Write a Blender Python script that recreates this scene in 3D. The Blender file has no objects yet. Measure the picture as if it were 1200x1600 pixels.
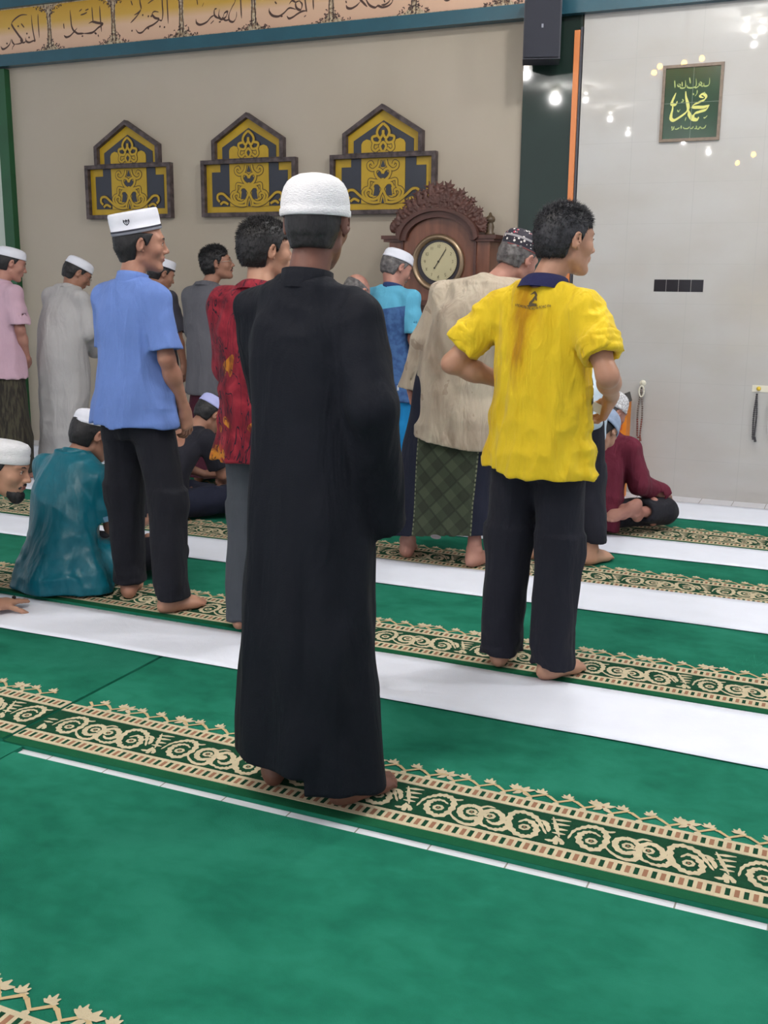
import bpy, math
import numpy as np
from mathutils import Vector, Matrix
from math import sin, cos, pi, radians

SC = bpy.context.scene
COL = SC.collection

# ------------------------------------------------------------------ camera
FOC, PITCH, YAW, ROLL, CAMZ = 1662.2, .21413787, .4177268, .00908311, 1.38
cd = bpy.data.cameras.new('camera'); cam = bpy.data.objects.new('camera', cd); COL.objects.link(cam)
_F = Vector((-sin(YAW)*cos(PITCH), cos(YAW)*cos(PITCH), -sin(PITCH)))
_R = Vector((cos(YAW), sin(YAW), 0)); _U = _R.cross(_F)
_R2 = _R*cos(ROLL)+_U*sin(ROLL); _U2 = -_R*sin(ROLL)+_U*cos(ROLL)
_m = Matrix((_R2, _U2, -_F)).transposed().to_4x4(); _m.translation = (0, 0, CAMZ)
cam.matrix_world = _m
cd.sensor_fit = 'VERTICAL'; cd.sensor_height = 36; cd.lens = 36*FOC/1600; cd.clip_start = .05
SC.camera = cam

# ------------------------------------------------------------------ world, exposure
w = bpy.data.worlds.new('hall_ambient'); SC.world = w; w.use_nodes = True
w.node_tree.nodes['Background'].inputs[0].default_value = (.90, .93, 1.0, 1)
w.node_tree.nodes['Background'].inputs[1].default_value = .61
SC.view_settings.view_transform = 'Standard'; SC.view_settings.look = 'None'
SC.view_settings.exposure = 0.30; SC.view_settings.gamma = 1.0
SC.view_settings.use_curve_mapping = False

def lamp_light(name, loc, energy, radius=.05, col=(1, .97, .93)):
    l = bpy.data.lights.new(name, 'POINT'); l.energy = energy; l.shadow_soft_size = radius; l.color = col
    o = bpy.data.objects.new(name, l); COL.objects.link(o); o.location = loc; return o
# downlights in the ceiling (their mirror images are the glints on the tiles)
WHITE_LAMPS = [(-1.51, 1.05, 4.25), (-1.36, 0.9, 4.25), (-4.71, -2.78, 4.25), (-4.3, -3.06, 4.25), (-4.37, -5.11, 4.25), (-4.45, -7.02, 4.25), (-4.56, -0.67, 4.25), (-3.45, -10.64, 4.25), (-1.51, 0.14, 4.25), (-3.68, -8.77, 4.25)]
for p in WHITE_LAMPS:
    lamp_light('overhead_glow', (p[0], p[1], p[2]-.10), 44, .02, (1, .98, .96))
for p in ((-.7, 4.7, 4.2), (1.6, 4.6, 4.2)):  # two lamps added out of view to brighten the floor and front wall
    lamp_light('overhead_glow', p, 105, .12, (1, .985, .97))
GOLD_LAMPS = [(-2.34, 1.87, 3.6), (-2.22, 2.21, 3.6), (-1.96, 2.29, 3.6), (-1.96, 2.07, 3.6), (-1.76, 2.45, 3.6), (-1.74, 1.94, 3.6), (-1.51, -0.73, 3.0), (-1.81, -1.67, 3.0)]

# ------------------------------------------------------------------ tags
def tag(o, label=None, cat=None, group=None, kind=None):
    if label: o['label'] = label
    if cat: o['category'] = cat
    if group: o['group'] = group
    if kind: o['kind'] = kind
    return o
def empty(name, loc=(0, 0, 0), rz=0, label=None, cat=None, group=None):
    o = bpy.data.objects.new(name, None); COL.objects.link(o); o.location = loc
    o.rotation_euler = (0, 0, rz); o.empty_display_size = .1
    return tag(o, label, cat, group)

# ------------------------------------------------------------------ materials
def srgb(r, g, b):
    f = lambda c: (c/12.92 if c <= .04045 else ((c+.055)/1.055)**2.4)
    return tuple(f(c/255) for c in (r, g, b))+(1,)
_mats = {}
def mat(name, col, rough=.6, var=0, vscale=8, bump=0, bscale=40, stretch=None, metal=0, sheen=0, spec=.5,
        coat=0, col2=None, wr=0, wscale=6, emit=0):
    """col/col2 are sRGB triples; noise mixes col and col2 (or a darker col)."""
    if name in _mats: return _mats[name]
    m = bpy.data.materials.new(name); m.use_nodes = True; _mats[name] = m
    nt = m.node_tree; N = nt.nodes; L = nt.links; b = N['Principled BSDF']
    c = srgb(*col); b.inputs['Base Color'].default_value = c
    b.inputs['Roughness'].default_value = rough; b.inputs['Metallic'].default_value = metal
    b.inputs['Specular IOR Level'].default_value = spec
    if sheen: b.inputs['Sheen Weight'].default_value = sheen
    if coat: b.inputs['Coat Weight'].default_value = coat; b.inputs['Coat Roughness'].default_value = .08
    if emit: b.inputs['Emission Color'].default_value = c; b.inputs['Emission Strength'].default_value = emit
    tc = N.new('ShaderNodeTexCoord'); mp = N.new('ShaderNodeMapping'); L.new(tc.outputs['Object'], mp.inputs['Vector'])
    if stretch: mp.inputs['Scale'].default_value = stretch
    if var:
        n = N.new('ShaderNodeTexNoise'); n.inputs['Scale'].default_value = vscale; n.inputs['Detail'].default_value = 5
        L.new(mp.outputs[0], n.inputs['Vector'])
        r = N.new('ShaderNodeValToRGB'); r.color_ramp.elements[0].position = .35; r.color_ramp.elements[1].position = .7
        c2 = srgb(*col2) if col2 else tuple(x*(1-var) for x in c[:3])+(1,)
        r.color_ramp.elements[0].color = c2; r.color_ramp.elements[1].color = c
        L.new(n.outputs[0], r.inputs[0]); L.new(r.outputs[0], b.inputs['Base Color'])
    if bump or wr:
        prev = None
        if wr:
            n = N.new('ShaderNodeTexNoise'); n.inputs['Scale'].default_value = wscale; n.inputs['Detail'].default_value = 3
            n.inputs['Distortion'].default_value = .5
            mp2 = N.new('ShaderNodeMapping'); mp2.inputs['Scale'].default_value = (2.2, 2.2, .6)
            L.new(tc.outputs['Object'], mp2.inputs['Vector']); L.new(mp2.outputs[0], n.inputs['Vector'])
            bp = N.new('ShaderNodeBump'); bp.inputs['Strength'].default_value = wr; bp.inputs['Distance'].default_value = .04
            L.new(n.outputs[0], bp.inputs['Height']); prev = bp
        if bump:
            n = N.new('ShaderNodeTexNoise'); n.inputs['Scale'].default_value = bscale; n.inputs['Detail'].default_value = 4
            L.new(mp.outputs[0], n.inputs['Vector'])
            bp = N.new('ShaderNodeBump'); bp.inputs['Strength'].default_value = bump; bp.inputs['Distance'].default_value = .004
            L.new(n.outputs[0], bp.inputs['Height'])
            if prev: L.new(prev.outputs[0], bp.inputs['Normal'])
            prev = bp
        L.new(prev.outputs[0], b.inputs['Normal'])
    return m
def fabric(name, col, wr=.35, sheen=.03, var=.12, rough=.85, wscale=6, **k):
    return mat(name, col, rough, var=var, vscale=5, bump=.25, bscale=260, sheen=sheen, wr=wr, wscale=wscale, spec=.25, **k)
class NB:
    """little node-tree builder on top of a mat()"""
    def __init__(s, m): s.m = m; s.nt = m.node_tree; s.N = s.nt.nodes; s.L = s.nt.links; s.b = s.N['Principled BSDF']; s.tc = s.N.new('ShaderNodeTexCoord')
    def sep(s, src=None):
        n = s.N.new('ShaderNodeSeparateXYZ'); s.L.new(src or s.tc.outputs['Object'], n.inputs[0]); return n.outputs
    def math(s, op, a, b=None, c=None):
        n = s.N.new('ShaderNodeMath'); n.operation = op
        for i, v in enumerate((a, b, c)):
            if v is None: continue
            if isinstance(v, (int, float)): n.inputs[i].default_value = v
            else: s.L.new(v, n.inputs[i])
        return n.outputs[0]
    def mapping(s, scale=(1, 1, 1), rot=(0, 0, 0), loc=(0, 0, 0)):
        n = s.N.new('ShaderNodeMapping'); n.inputs['Scale'].default_value = scale; n.inputs['Rotation'].default_value = rot
        n.inputs['Location'].default_value = loc; s.L.new(s.tc.outputs['Object'], n.inputs[0]); return n.outputs[0]
    def noise(s, vec, scale, detail=4, dist=0):
        n = s.N.new('ShaderNodeTexNoise'); n.inputs['Scale'].default_value = scale; n.inputs['Detail'].default_value = detail
        n.inputs['Distortion'].default_value = dist; s.L.new(vec, n.inputs['Vector']); return n.outputs[0]
    def ramp(s, fac, stops, const=False):
        n = s.N.new('ShaderNodeValToRGB'); cr = n.color_ramp
        if const: cr.interpolation = 'CONSTANT'
        while len(cr.elements) < len(stops): cr.elements.new(.5)
        for e, (p, c) in zip(cr.elements, stops): e.position = p; e.color = c if len(c) == 4 else srgb(*c)
        s.L.new(fac, n.inputs[0]); return n.outputs[0]
    def mix(s, fac, a, b):
        n = s.N.new('ShaderNodeMix'); n.data_type = 'RGBA'
        for k, v in ((0, fac), (6, a), (7, b)):
            if isinstance(v, (int, float)): n.inputs[k].default_value = v
            elif isinstance(v, tuple): n.inputs[k].default_value = v if len(v) == 4 else srgb(*v)
            else: s.L.new(v, n.inputs[k])
        return n.outputs[2]
    def base(s, col): s.L.new(col, s.b.inputs['Base Color'])

# ------------------------------------------------------------------ mesh helpers
def mesh_obj(name, verts, faces, m, parent=None, smooth=False, midx=None, loc=None):
    me = bpy.data.meshes.new(name)
    me.from_pydata([tuple(map(float, v)) for v in verts] if not isinstance(verts, np.ndarray) else verts.tolist(), [],
                   faces if not isinstance(faces, np.ndarray) else faces.tolist())
    for x in (m if isinstance(m, (list, tuple)) else [m]): me.materials.append(x)
    if midx is not None: me.polygons.foreach_set('material_index', midx)
    if smooth: me.polygons.foreach_set('use_smooth', [True]*len(me.polygons))
    me.update()
    o = bpy.data.objects.new(name, me); COL.objects.link(o)
    if parent: o.parent = parent
    if loc: o.location = loc
    return o
class MB:
    """collects simple solids, builds ONE mesh"""
    def __init__(s): s.v = []; s.f = []; s.mi = []; s.cur = 0
    def _a(s, v, f):
        n = len(s.v); s.v += [tuple(p) for p in v]; s.f += [tuple(n+i for i in q) for q in f]; s.mi += [s.cur]*len(f); return s
    def box(s, c, d, rz=0, bev=0):
        x, y, z = (k/2 for k in d); P = []
        for dx, dy, dz in ((-1,-1,-1),(1,-1,-1),(1,1,-1),(-1,1,-1),(-1,-1,1),(1,-1,1),(1,1,1),(-1,1,1)):
            px, py = dx*x, dy*y
            P.append((c[0]+px*cos(rz)-py*sin(rz), c[1]+px*sin(rz)+py*cos(rz), c[2]+dz*z))
        return s._a(P, [(0,3,2,1),(4,5,6,7),(0,1,5,4),(1,2,6,5),(2,3,7,6),(3,0,4,7)])
    def prism(s, pts, y0, y1):
        """closed outline in XZ extruded from y0 (front, towards -y) to y1"""
        n = len(pts); P = [(x, y0, z) for x, z in pts]+[(x, y1, z) for x, z in pts]
        F = [tuple(range(n)), tuple(range(2*n-1, n-1, -1))]
        F += [(i, i+n, (i+1) % n+n, (i+1) % n) for i in range(n)]
        return s._a(P, F)
    def lathe(s, prof, c=(0, 0, 0), n=24, sx=1, sy=1, M=None, cap=True):
        P = []
        for r, z in prof:
            for i in range(n):
                a = 2*pi*i/n; v = Vector((r*cos(a)*sx, r*sin(a)*sy, z)); v = (M @ v) if M is not None else v
                P.append((v.x+c[0], v.y+c[1], v.z+c[2]))
        F = []
        for j in range(len(prof)-1):
            for i in range(n):
                F.append((j*n+i, j*n+(i+1) % n, (j+1)*n+(i+1) % n, (j+1)*n+i))
        if cap: F += [tuple(range(n))[::-1], tuple(range((len(prof)-1)*n, len(prof)*n))]
        return s._a(P, F)
    def tube(s, pts, r, n=8):
        pts = [Vector(p) for p in pts]; P = []; F = []; up = None
        for i, p in enumerate(pts):
            t = (pts[min(i+1, len(pts)-1)]-pts[max(i-1, 0)]).normalized()
            if up is None:
                up = Vector((0, 0, 1)) if abs(t.z) < .9 else Vector((1, 0, 0))
            a = t.cross(up).normalized(); b = a.cross(t); up = b
            rr = r[i] if isinstance(r, (list, tuple)) else r
            for k in range(n):
                q = p+a*cos(2*pi*k/n)*rr+b*sin(2*pi*k/n)*rr; P.append(tuple(q))
        for i in range(len(pts)-1):
            for k in range(n): F.append((i*n+k, i*n+(k+1) % n, (i+1)*n+(k+1) % n, (i+1)*n+k))
        F += [tuple(range(n))[::-1], tuple(range((len(pts)-1)*n, len(pts)*n))]
        return s._a(P, F)
    def sphere(s, c, r, n=12, sc=(1, 1, 1)):
        prof = [(max(1e-4, r*sin(pi*i/n)), -r*cos(pi*i/n)) for i in range(n+1)]
        k = len(s.v); s.lathe(prof, n=n*2)
        for i in range(k, len(s.v)):
            v = s.v[i]; s.v[i] = (v[0]*sc[0]+c[0], v[1]*sc[1]+c[1], v[2]*sc[2]+c[2])
        return s
    def build(s, name, m, parent=None, smooth=False, loc=None):
        return mesh_obj(name, s.v, s.f, m, parent, smooth, s.mi, loc)

def catmull(P, n=5):
    P = [np.array(p, float) for p in P]; out = []
    for i in range(len(P)-1):
        p0 = P[max(i-1, 0)]; p1 = P[i]; p2 = P[i+1]; p3 = P[min(i+2, len(P)-1)]
        for k in range(n):
            t = k/n
            out.append(.5*((2*p1)+(-p0+p2)*t+(2*p0-5*p1+4*p2-p3)*t*t+(-p0+3*p1-3*p2+p3)*t**3))
    out.append(P[-1]); return out
class Ink:
    """flat ribbons laid in a plane: put(p2d, level) -> 3d; every ribbon at its own tiny level"""
    def __init__(s, put, step=.00012): s.put = put; s.v = []; s.f = []; s.mi = []; s.lv = 0; s.step = step; s.cur = 0
    def ribbon(s, pts, w, nib=None, taper=True, n=5, wave=0):
        P = catmull(pts, n) if n > 1 else [np.array(p, float) for p in pts]
        m = len(P); base = len(s.v); s.lv += 1
        for i, p in enumerate(P):
            d = P[min(i+1, m-1)]-P[max(i-1, 0)]; L = np.hypot(*d)+1e-9; d = d/L; nn = np.array([-d[1], d[0]])
            ww = w
            if nib is not None: ww = w*(.3+.7*abs(d[0]*sin(nib)-d[1]*cos(nib)))
            t = i/(m-1)
            if taper: ww *= min(1, .25+3.5*min(t, 1-t))
            if wave: ww *= 1+wave*(1 if i % 2 else -1)
            for sg in (-.5, .5): s.v.append(tuple(s.put(p+nn*ww*sg, s.lv*s.step)))
        for i in range(m-1):
            a = base+2*i; s.f.append((a, a+2, a+3, a+1)); s.mi.append(s.cur)
    def poly(s, pts):
        base = len(s.v); s.lv += 1
        for p in pts: s.v.append(tuple(s.put(np.array(p, float), s.lv*s.step)))
        s.f.append(tuple(range(base, base+len(pts)))); s.mi.append(s.cur)
    def dot(s, c, r, n=6, rot=0): s.poly([(c[0]+r*cos(2*pi*i/n+rot), c[1]+r*sin(2*pi*i/n+rot)) for i in range(n)])
    def build(s, name, m, parent=None): return mesh_obj(name, s.v, s.f, m, parent, False, s.mi)

# ------------------------------------------------------------------ distance-field sculpting
V3 = lambda *a: np.array(a, float)
def smin(a, b, k):
    if k <= 0: return np.minimum(a, b)
    h = np.maximum(k-np.abs(a-b), 0)/k; return np.minimum(a, b)-h*h*k*.25
def smax(a, b, k): return -smin(-a, -b, k)
_rng = np.random.RandomState(7); _LAT = _rng.rand(32, 32, 32).astype(np.float32)
def vnoise(x, y, z):
    xi = np.floor(x).astype(np.int32); yi = np.floor(y).astype(np.int32); zi = np.floor(z).astype(np.int32)
    u = x-xi; v = y-yi; w_ = z-zi; u = u*u*(3-2*u); v = v*v*(3-2*v); w_ = w_*w_*(3-2*w_)
    xi &= 31; yi &= 31; zi &= 31; x1 = (xi+1) & 31; y1 = (yi+1) & 31; z1 = (zi+1) & 31
    L = _LAT
    a = L[xi, yi, zi]*(1-u)+L[x1, yi, zi]*u; b = L[xi, y1, zi]*(1-u)+L[x1, y1, zi]*u
    c = L[xi, yi, z1]*(1-u)+L[x1, yi, z1]*u; d = L[xi, y1, z1]*(1-u)+L[x1, y1, z1]*u
    return ((a*(1-v)+b*v)*(1-w_)+(c*(1-v)+d*v)*w_)*2-1
def cap_d(X, Y, Z, a, b, ra, rb):
    a = V3(*a); b = V3(*b); ba = b-a; L = ba@ba+1e-12
    t = np.clip(((X-a[0])*ba[0]+(Y-a[1])*ba[1]+(Z-a[2])*ba[2])/L, 0, 1)
    return np.sqrt((X-a[0]-ba[0]*t)**2+(Y-a[1]-ba[1]*t)**2+(Z-a[2]-ba[2]*t)**2)-(ra+(rb-ra)*t)
def ell_d(X, Y, Z, c, r, R=None):
    x, y, z = X-c[0], Y-c[1], Z-c[2]
    if R is not None: x, y, z = (R[0, i]*x+R[1, i]*y+R[2, i]*z for i in range(3))
    k0 = np.sqrt((x/r[0])**2+(y/r[1])**2+(z/r[2])**2); k1 = np.sqrt((x/r[0]**2)**2+(y/r[1]**2)**2+(z/r[2]**2)**2)+1e-9
    return k0*(k0-1)/k1
def rot(rx=0, ry=0, rz=0):
    return np.array((Matrix.Rotation(radians(rz), 3, 'Z') @ Matrix.Rotation(radians(rx), 3, 'X') @ Matrix.Rotation(radians(ry), 3, 'Y')))

class Field:
    def __init__(s, lo, hi, h, fine=(), hf=.004):
        s.ax = []
        for a in range(3):
            iv = sorted((max(lo[a], f[0][a]), min(hi[a], f[1][a])) for f in fine)
            x = lo[a]; out = [x]
            while x < hi[a]:
                st = hf if any(i0-hf <= x <= i1 for i0, i1 in iv) else h
                x += st; out.append(x)
            s.ax.append(np.array(out, np.float32))
        s.D = np.full([len(a) for a in s.ax], 1., np.float32)
    def blk(s, lo, hi):
        sl = tuple(slice(max(0, int(np.searchsorted(a, l))-1), int(np.searchsorted(a, h_))+1) for a, l, h_ in zip(s.ax, lo, hi))
        X = s.ax[0][sl[0]][:, None, None]; Y = s.ax[1][sl[1]][None, :, None]; Z = s.ax[2][sl[2]][None, None, :]
        return sl, X, Y, Z
    def op(s, fn, lo, hi, k=.02, sub=False):
        sl, X, Y, Z = s.blk(lo, hi)
        if 0 in s.D[sl].shape: return s
        d = fn(X, Y, Z)
        s.D[sl] = smax(s.D[sl], -d, k) if sub else smin(s.D[sl], d, k)
        return s
    def cap(s, a, b, ra, rb=None, k=.02, sub=False):
        rb = ra if rb is None else rb; m = max(ra, rb)+k+.03; a = V3(*a); b = V3(*b)
        return s.op(lambda X, Y, Z: cap_d(X, Y, Z, a, b, ra, rb), np.minimum(a, b)-m, np.maximum(a, b)+m, k, sub)
    def ell(s, c, r, R=None, k=.02, sub=False):
        m = max(r)+k+.03; c = V3(*c)
        return s.op(lambda X, Y, Z: ell_d(X, Y, Z, c, r, R), c-m, c+m, k, sub)
    def ecap(s, a, b, ra, rb, side=(1, 0, 0), k=.02, e=.6):
        """elliptic tapered capsule: ra=(lateral, front-back) at a"""
        a = V3(*a); b = V3(*b); ax = b-a; L = np.linalg.norm(ax); ax = ax/L; sd = V3(*side); sd = sd-ax*(sd@ax); sd /= np.linalg.norm(sd)
        nm = np.cross(ax, sd); m = max(ra+rb)+k+.03
        def fn(X, Y, Z):
            x, y, z = X-a[0], Y-a[1], Z-a[2]
            al = x*ax[0]+y*ax[1]+z*ax[2]; q = x*sd[0]+y*sd[1]+z*sd[2]; v = x*nm[0]+y*nm[1]+z*nm[2]
            t = np.clip(al/L, 0, 1); over = al-t*L
            rx = ra[0]+(rb[0]-ra[0])*t; ry = ra[1]+(rb[1]-ra[1])*t; rz = np.minimum(rx, ry)*e
            k0 = np.sqrt((q/rx)**2+(v/ry)**2+(over/rz)**2); k1 = np.sqrt((q/rx**2)**2+(v/ry**2)**2+(over/rz**2)**2)+1e-9
            return k0*(k0-1)/k1
        return s.op(fn, np.minimum(a, b)-m, np.maximum(a, b)+m, k)
    def vloft(s, rings, k=.02, n=2.3, fold=None, sub=False, grow=0):
        """rings: (z, cx, cy, rx, ry), smooth in z, flat ends"""
        R = np.array(sorted(rings), float); zz = R[:, 0]
        C = np.array(catmull(list(R), 6)); o = np.argsort(C[:, 0]); C = C[o]
        z0, z1 = zz[0], zz[-1]; m = max(R[:, 3:].max()+.06, .1)
        def fn(X, Y, Z):
            cx, cy, rx, ry = (np.interp(Z[0, 0], C[:, 0], C[:, i])[None, None, :] for i in (1, 2, 3, 4))
            rx = rx+grow; ry = ry+grow
            x = X-cx; y = Y-cy
            k0 = (np.abs(x/rx)**n+np.abs(y/ry)**n)**(1/n)
            d = (k0-1)*np.minimum(rx, ry)
            if fold is not None: d = d-fold(np.arctan2(y/ry, x/rx), Z)
            return np.maximum(d, np.maximum(z0-Z, Z-z1))
        lo = (R[:, 1].min()-m, R[:, 2].min()-m, z0-k-.02); hi = (R[:, 1].max()+m, R[:, 2].max()+m, z1+k+.02)
        return s.op(fn, lo, hi, k, sub)
    def local(s, o, R, sc, fn, c, r, k=.02, sub=False):
        """fn in a rotated frame (R columns = local axes), bounded by a sphere"""
        o = V3(*o); cw = o+R@(V3(*c)*sc); m = r*sc+k
        def f(X, Y, Z):
            x, y, z = X-o[0], Y-o[1], Z-o[2]
            q = [(R[0, i]*x+R[1, i]*y+R[2, i]*z)/sc for i in range(3)]
            return fn(*q)*sc
        return s.op(f, cw-m, cw+m, k, sub)
    def cut(s, p, n):
        """remove everything on the side n points to"""
        p = V3(*p); n = V3(*n)/np.linalg.norm(n); X = s.ax[0][:, None, None]; Y = s.ax[1][None, :, None]; Z = s.ax[2][None, None, :]
        s.D = np.maximum(s.D, ((X-p[0])*n[0]+(Y-p[1])*n[1]+(Z-p[2])*n[2]).astype(np.float32)); return s
    def displace(s, lst, band=.045):
        """lst of (amp, (fx, fy, fz), ridge, weight-fn or None)"""
        I = np.nonzero(np.abs(s.D) < band); x = s.ax[0][I[0]]; y = s.ax[1][I[1]]; z = s.ax[2][I[2]]; add = 0
        for q in lst:
            amp, f, ridge = q[:3]; wf = q[3] if len(q) > 3 else None; sh = q[4] if len(q) > 4 else 0
            wx = vnoise(x*5+9+sh, y*5+3, z*5)*.35
            n = vnoise((x*f[0]+sh*3.7+5)+wx, y*f[1]+7.3+wx, z*f[2]+sh+11+wx)
            if ridge: n = 1-2*np.abs(n)
            n = n*amp
            if wf is not None: n = n*wf(x, y, z)
            add = add+n
        s.D[I] -= add.astype(np.float32); return s
    def mesh(s, smooth=1):
        D = s.D
        for a in range(3):   # closed border
            for e in (0, -1):
                ix = [slice(None)]*3; ix[a] = e; D[tuple(ix)] = 1
        S = D < 0; c = np.zeros([n-1 for n in S.shape], np.uint8)
        for a in (0, 1):
            for b in (0, 1):
                for d in (0, 1): c += S[a:S.shape[0]-1+a, b:S.shape[1]-1+b, d:S.shape[2]-1+d]
        mix = (c > 0) & (c < 8); idx = np.full(mix.shape, -1, np.int32); i, j, k = np.nonzero(mix); idx[i, j, k] = np.arange(len(i))
        cv = {}; acc = np.zeros((len(i), 3)); cnt = np.zeros(len(i)); A = s.ax
        for a in (0, 1):
            for b in (0, 1):
                for d in (0, 1): cv[a, b, d] = D[i+a, j+b, k+d].astype(float)
        for c0 in cv:
            for axis in range(3):
                if c0[axis]: continue
                c1 = list(c0); c1[axis] = 1; c1 = tuple(c1); va, vb = cv[c0], cv[c1]
                cr = (va < 0) != (vb < 0); t = np.where(cr, va/np.where(cr, va-vb, 1), 0)
                for q, ii in enumerate((i, j, k)):
                    p0 = A[q][ii+c0[q]]; p1 = A[q][ii+c1[q]]; acc[:, q] += np.where(cr, p0+(p1-p0)*t, 0)
                cnt += cr
        V = acc/cnt[:, None]; F = []
        ofs = {0: [(0, -1, -1), (0, 0, -1), (0, 0, 0), (0, -1, 0)], 1: [(-1, 0, -1), (-1, 0, 0), (0, 0, 0), (0, 0, -1)],
               2: [(-1, -1, 0), (0, -1, 0), (0, 0, 0), (-1, 0, 0)]}
        for a in range(3):
            s0 = [slice(None)]*3; s1 = [slice(None)]*3; s0[a] = slice(0, -1); s1[a] = slice(1, None)
            I = np.argwhere(S[tuple(s0)] != S[tuple(s1)]); q = [ofs[a][n] for n in range(4)]
            f = np.stack([idx[I[:, 0]+o[0], I[:, 1]+o[1], I[:, 2]+o[2]] for o in q], 1)
            inn = S[I[:, 0], I[:, 1], I[:, 2]]; f[~inn] = f[~inn][:, ::-1]; F.append(f)
        F = np.concatenate(F)
        E = np.concatenate([F[:, [0, 1]], F[:, [1, 2]], F[:, [2, 3]], F[:, [3, 0]]])
        for lam in [.5]*smooth:
            sm = np.zeros_like(V); ct = np.bincount(E.ravel(), minlength=len(V))
            for q in range(3):
                sm[:, q] = np.bincount(E[:, 0], V[E[:, 1], q], len(V))+np.bincount(E[:, 1], V[E[:, 0], q], len(V))
            V = V+(sm/np.maximum(ct, 1)[:, None]-V)*lam
        return V, F
    def obj(s, name, m, parent=None, smooth=1):
        V, F = s.mesh(smooth); return mesh_obj(name, V, F, m, parent, True)

# ------------------------------------------------------------------ anatomy in the distance field
def head_sdf(x, y, z):
    ax = np.abs(x); E = lambda c, r, R=None, xx=x: ell_d(xx, y, z, c, r, R); C = lambda a, b, ra, rb, xx=x: cap_d(xx, y, z, a, b, ra, rb)
    d = E((0, -.018, .030), (.074, .095, .086))
    d = smin(d, E((0, .030, .005), (.064, .062, .080)), .03)
    d = smin(d, E((0, .030, -.045), (.053, .052, .062)), .03)
    d = smin(d, C((.046, .000, -.058), (.016, .066, -.092), .016, .016, ax), .03)          # jaw line
    d = smin(d, E((0, .078, -.094), (.020, .016, .016)), .02)                              # chin
    d = smin(d, E((.044, .056, -.018), (.022, .022, .020), None, ax), .025)                # cheekbone
    d = smin(d, C((.012, .084, .030), (.046, .068, .032), .011, .010, ax), .016)           # brow
    d = smax(d, -E((.031, .098, .010), (.017, .016, .012), None, ax), .014)                # socket
    d = smin(d, E((.031, .076, .010), (.0135, .0125, .0115), None, ax), .004)              # lids
    d = smin(d, C((0, .084, .022), (0, .108, -.020), .0075, .0095), .012)                  # nose bridge
    d = smin(d, E((0, .108, -.023), (.0115, .0115, .0095)), .006)
    d = smin(d, E((.0125, .097, -.027), (.0085, .012, .0078), None, ax), .006)             # wings
    d = smin(d, E((0, .082, -.052), (.028, .016, .018)), .014)                             # muzzle
    d = smin(d, E((0, .094, -.0485), (.021, .0085, .0048)), .004)
    d = smin(d, E((0, .0925, -.0595), (.018, .0085, .0055)), .004)
    d = smax(d, -E((0, .105, -.0540), (.022, .010, .0014)), .003)
    ear = E((.0835, -.010, .002), (.0075, .0185, .031), rot(-12, 0, -30), ax)
    ear = smax(ear, -E((.0910, -.004, .006), (.006, .010, .018), rot(-12, 0, -30), ax), .004)
    ear = smin(ear, E((.076, .001, -.024), (.006, .008, .009), None, ax), .006)
    return smin(d, ear, .007)
def foot_sdf(side):
    """ankle at origin, z up, toes towards +y, sole at z=-.08; side=+1: big toe towards -x (right foot)"""
    def f(x, y, z):
        b = -side
        d = cap_d(x, y, z, (0, -.004, .05), (0, -.014, -.02), .031, .034)
        d = smin(d, ell_d(x, y, z, (0, -.030, -.050), (.031, .036, .034)), .025)
        d = smin(d, cap_d(x, y, z, (b*.006, .015, -.022), (b*.010, .105, -.052), .033, .025), .04)
        d = smin(d, cap_d(x, y, z, (-b*.016, 0, -.055), (-b*.022, .09, -.060), .022, .020), .03)
        d = smin(d, ell_d(x, y, z, (0, .118, -.060), (.046, .034, .021)), .03)
        d = smin(d, ell_d(x, y, z, (.030, -.004, .006), (.012, .014, .013)), .015)
        d = smin(d, ell_d(x, y, z, (-.030, -.004, .006), (.012, .014, .013)), .015)
        for i, (tx, ty, r) in enumerate(((.030, .186, .0125), (.010, .182, .0088), (-.007, .174, .0084), (-.022, .164, .0080), (-.036, .152, .0078))):
            d = smin(d, cap_d(x, y, z, (b*tx*.9, .125, -.058), (b*tx, ty-r, -.0675), r*.95, r), .007)
        return smax(d, -.080-z, .006)
    return f
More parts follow.
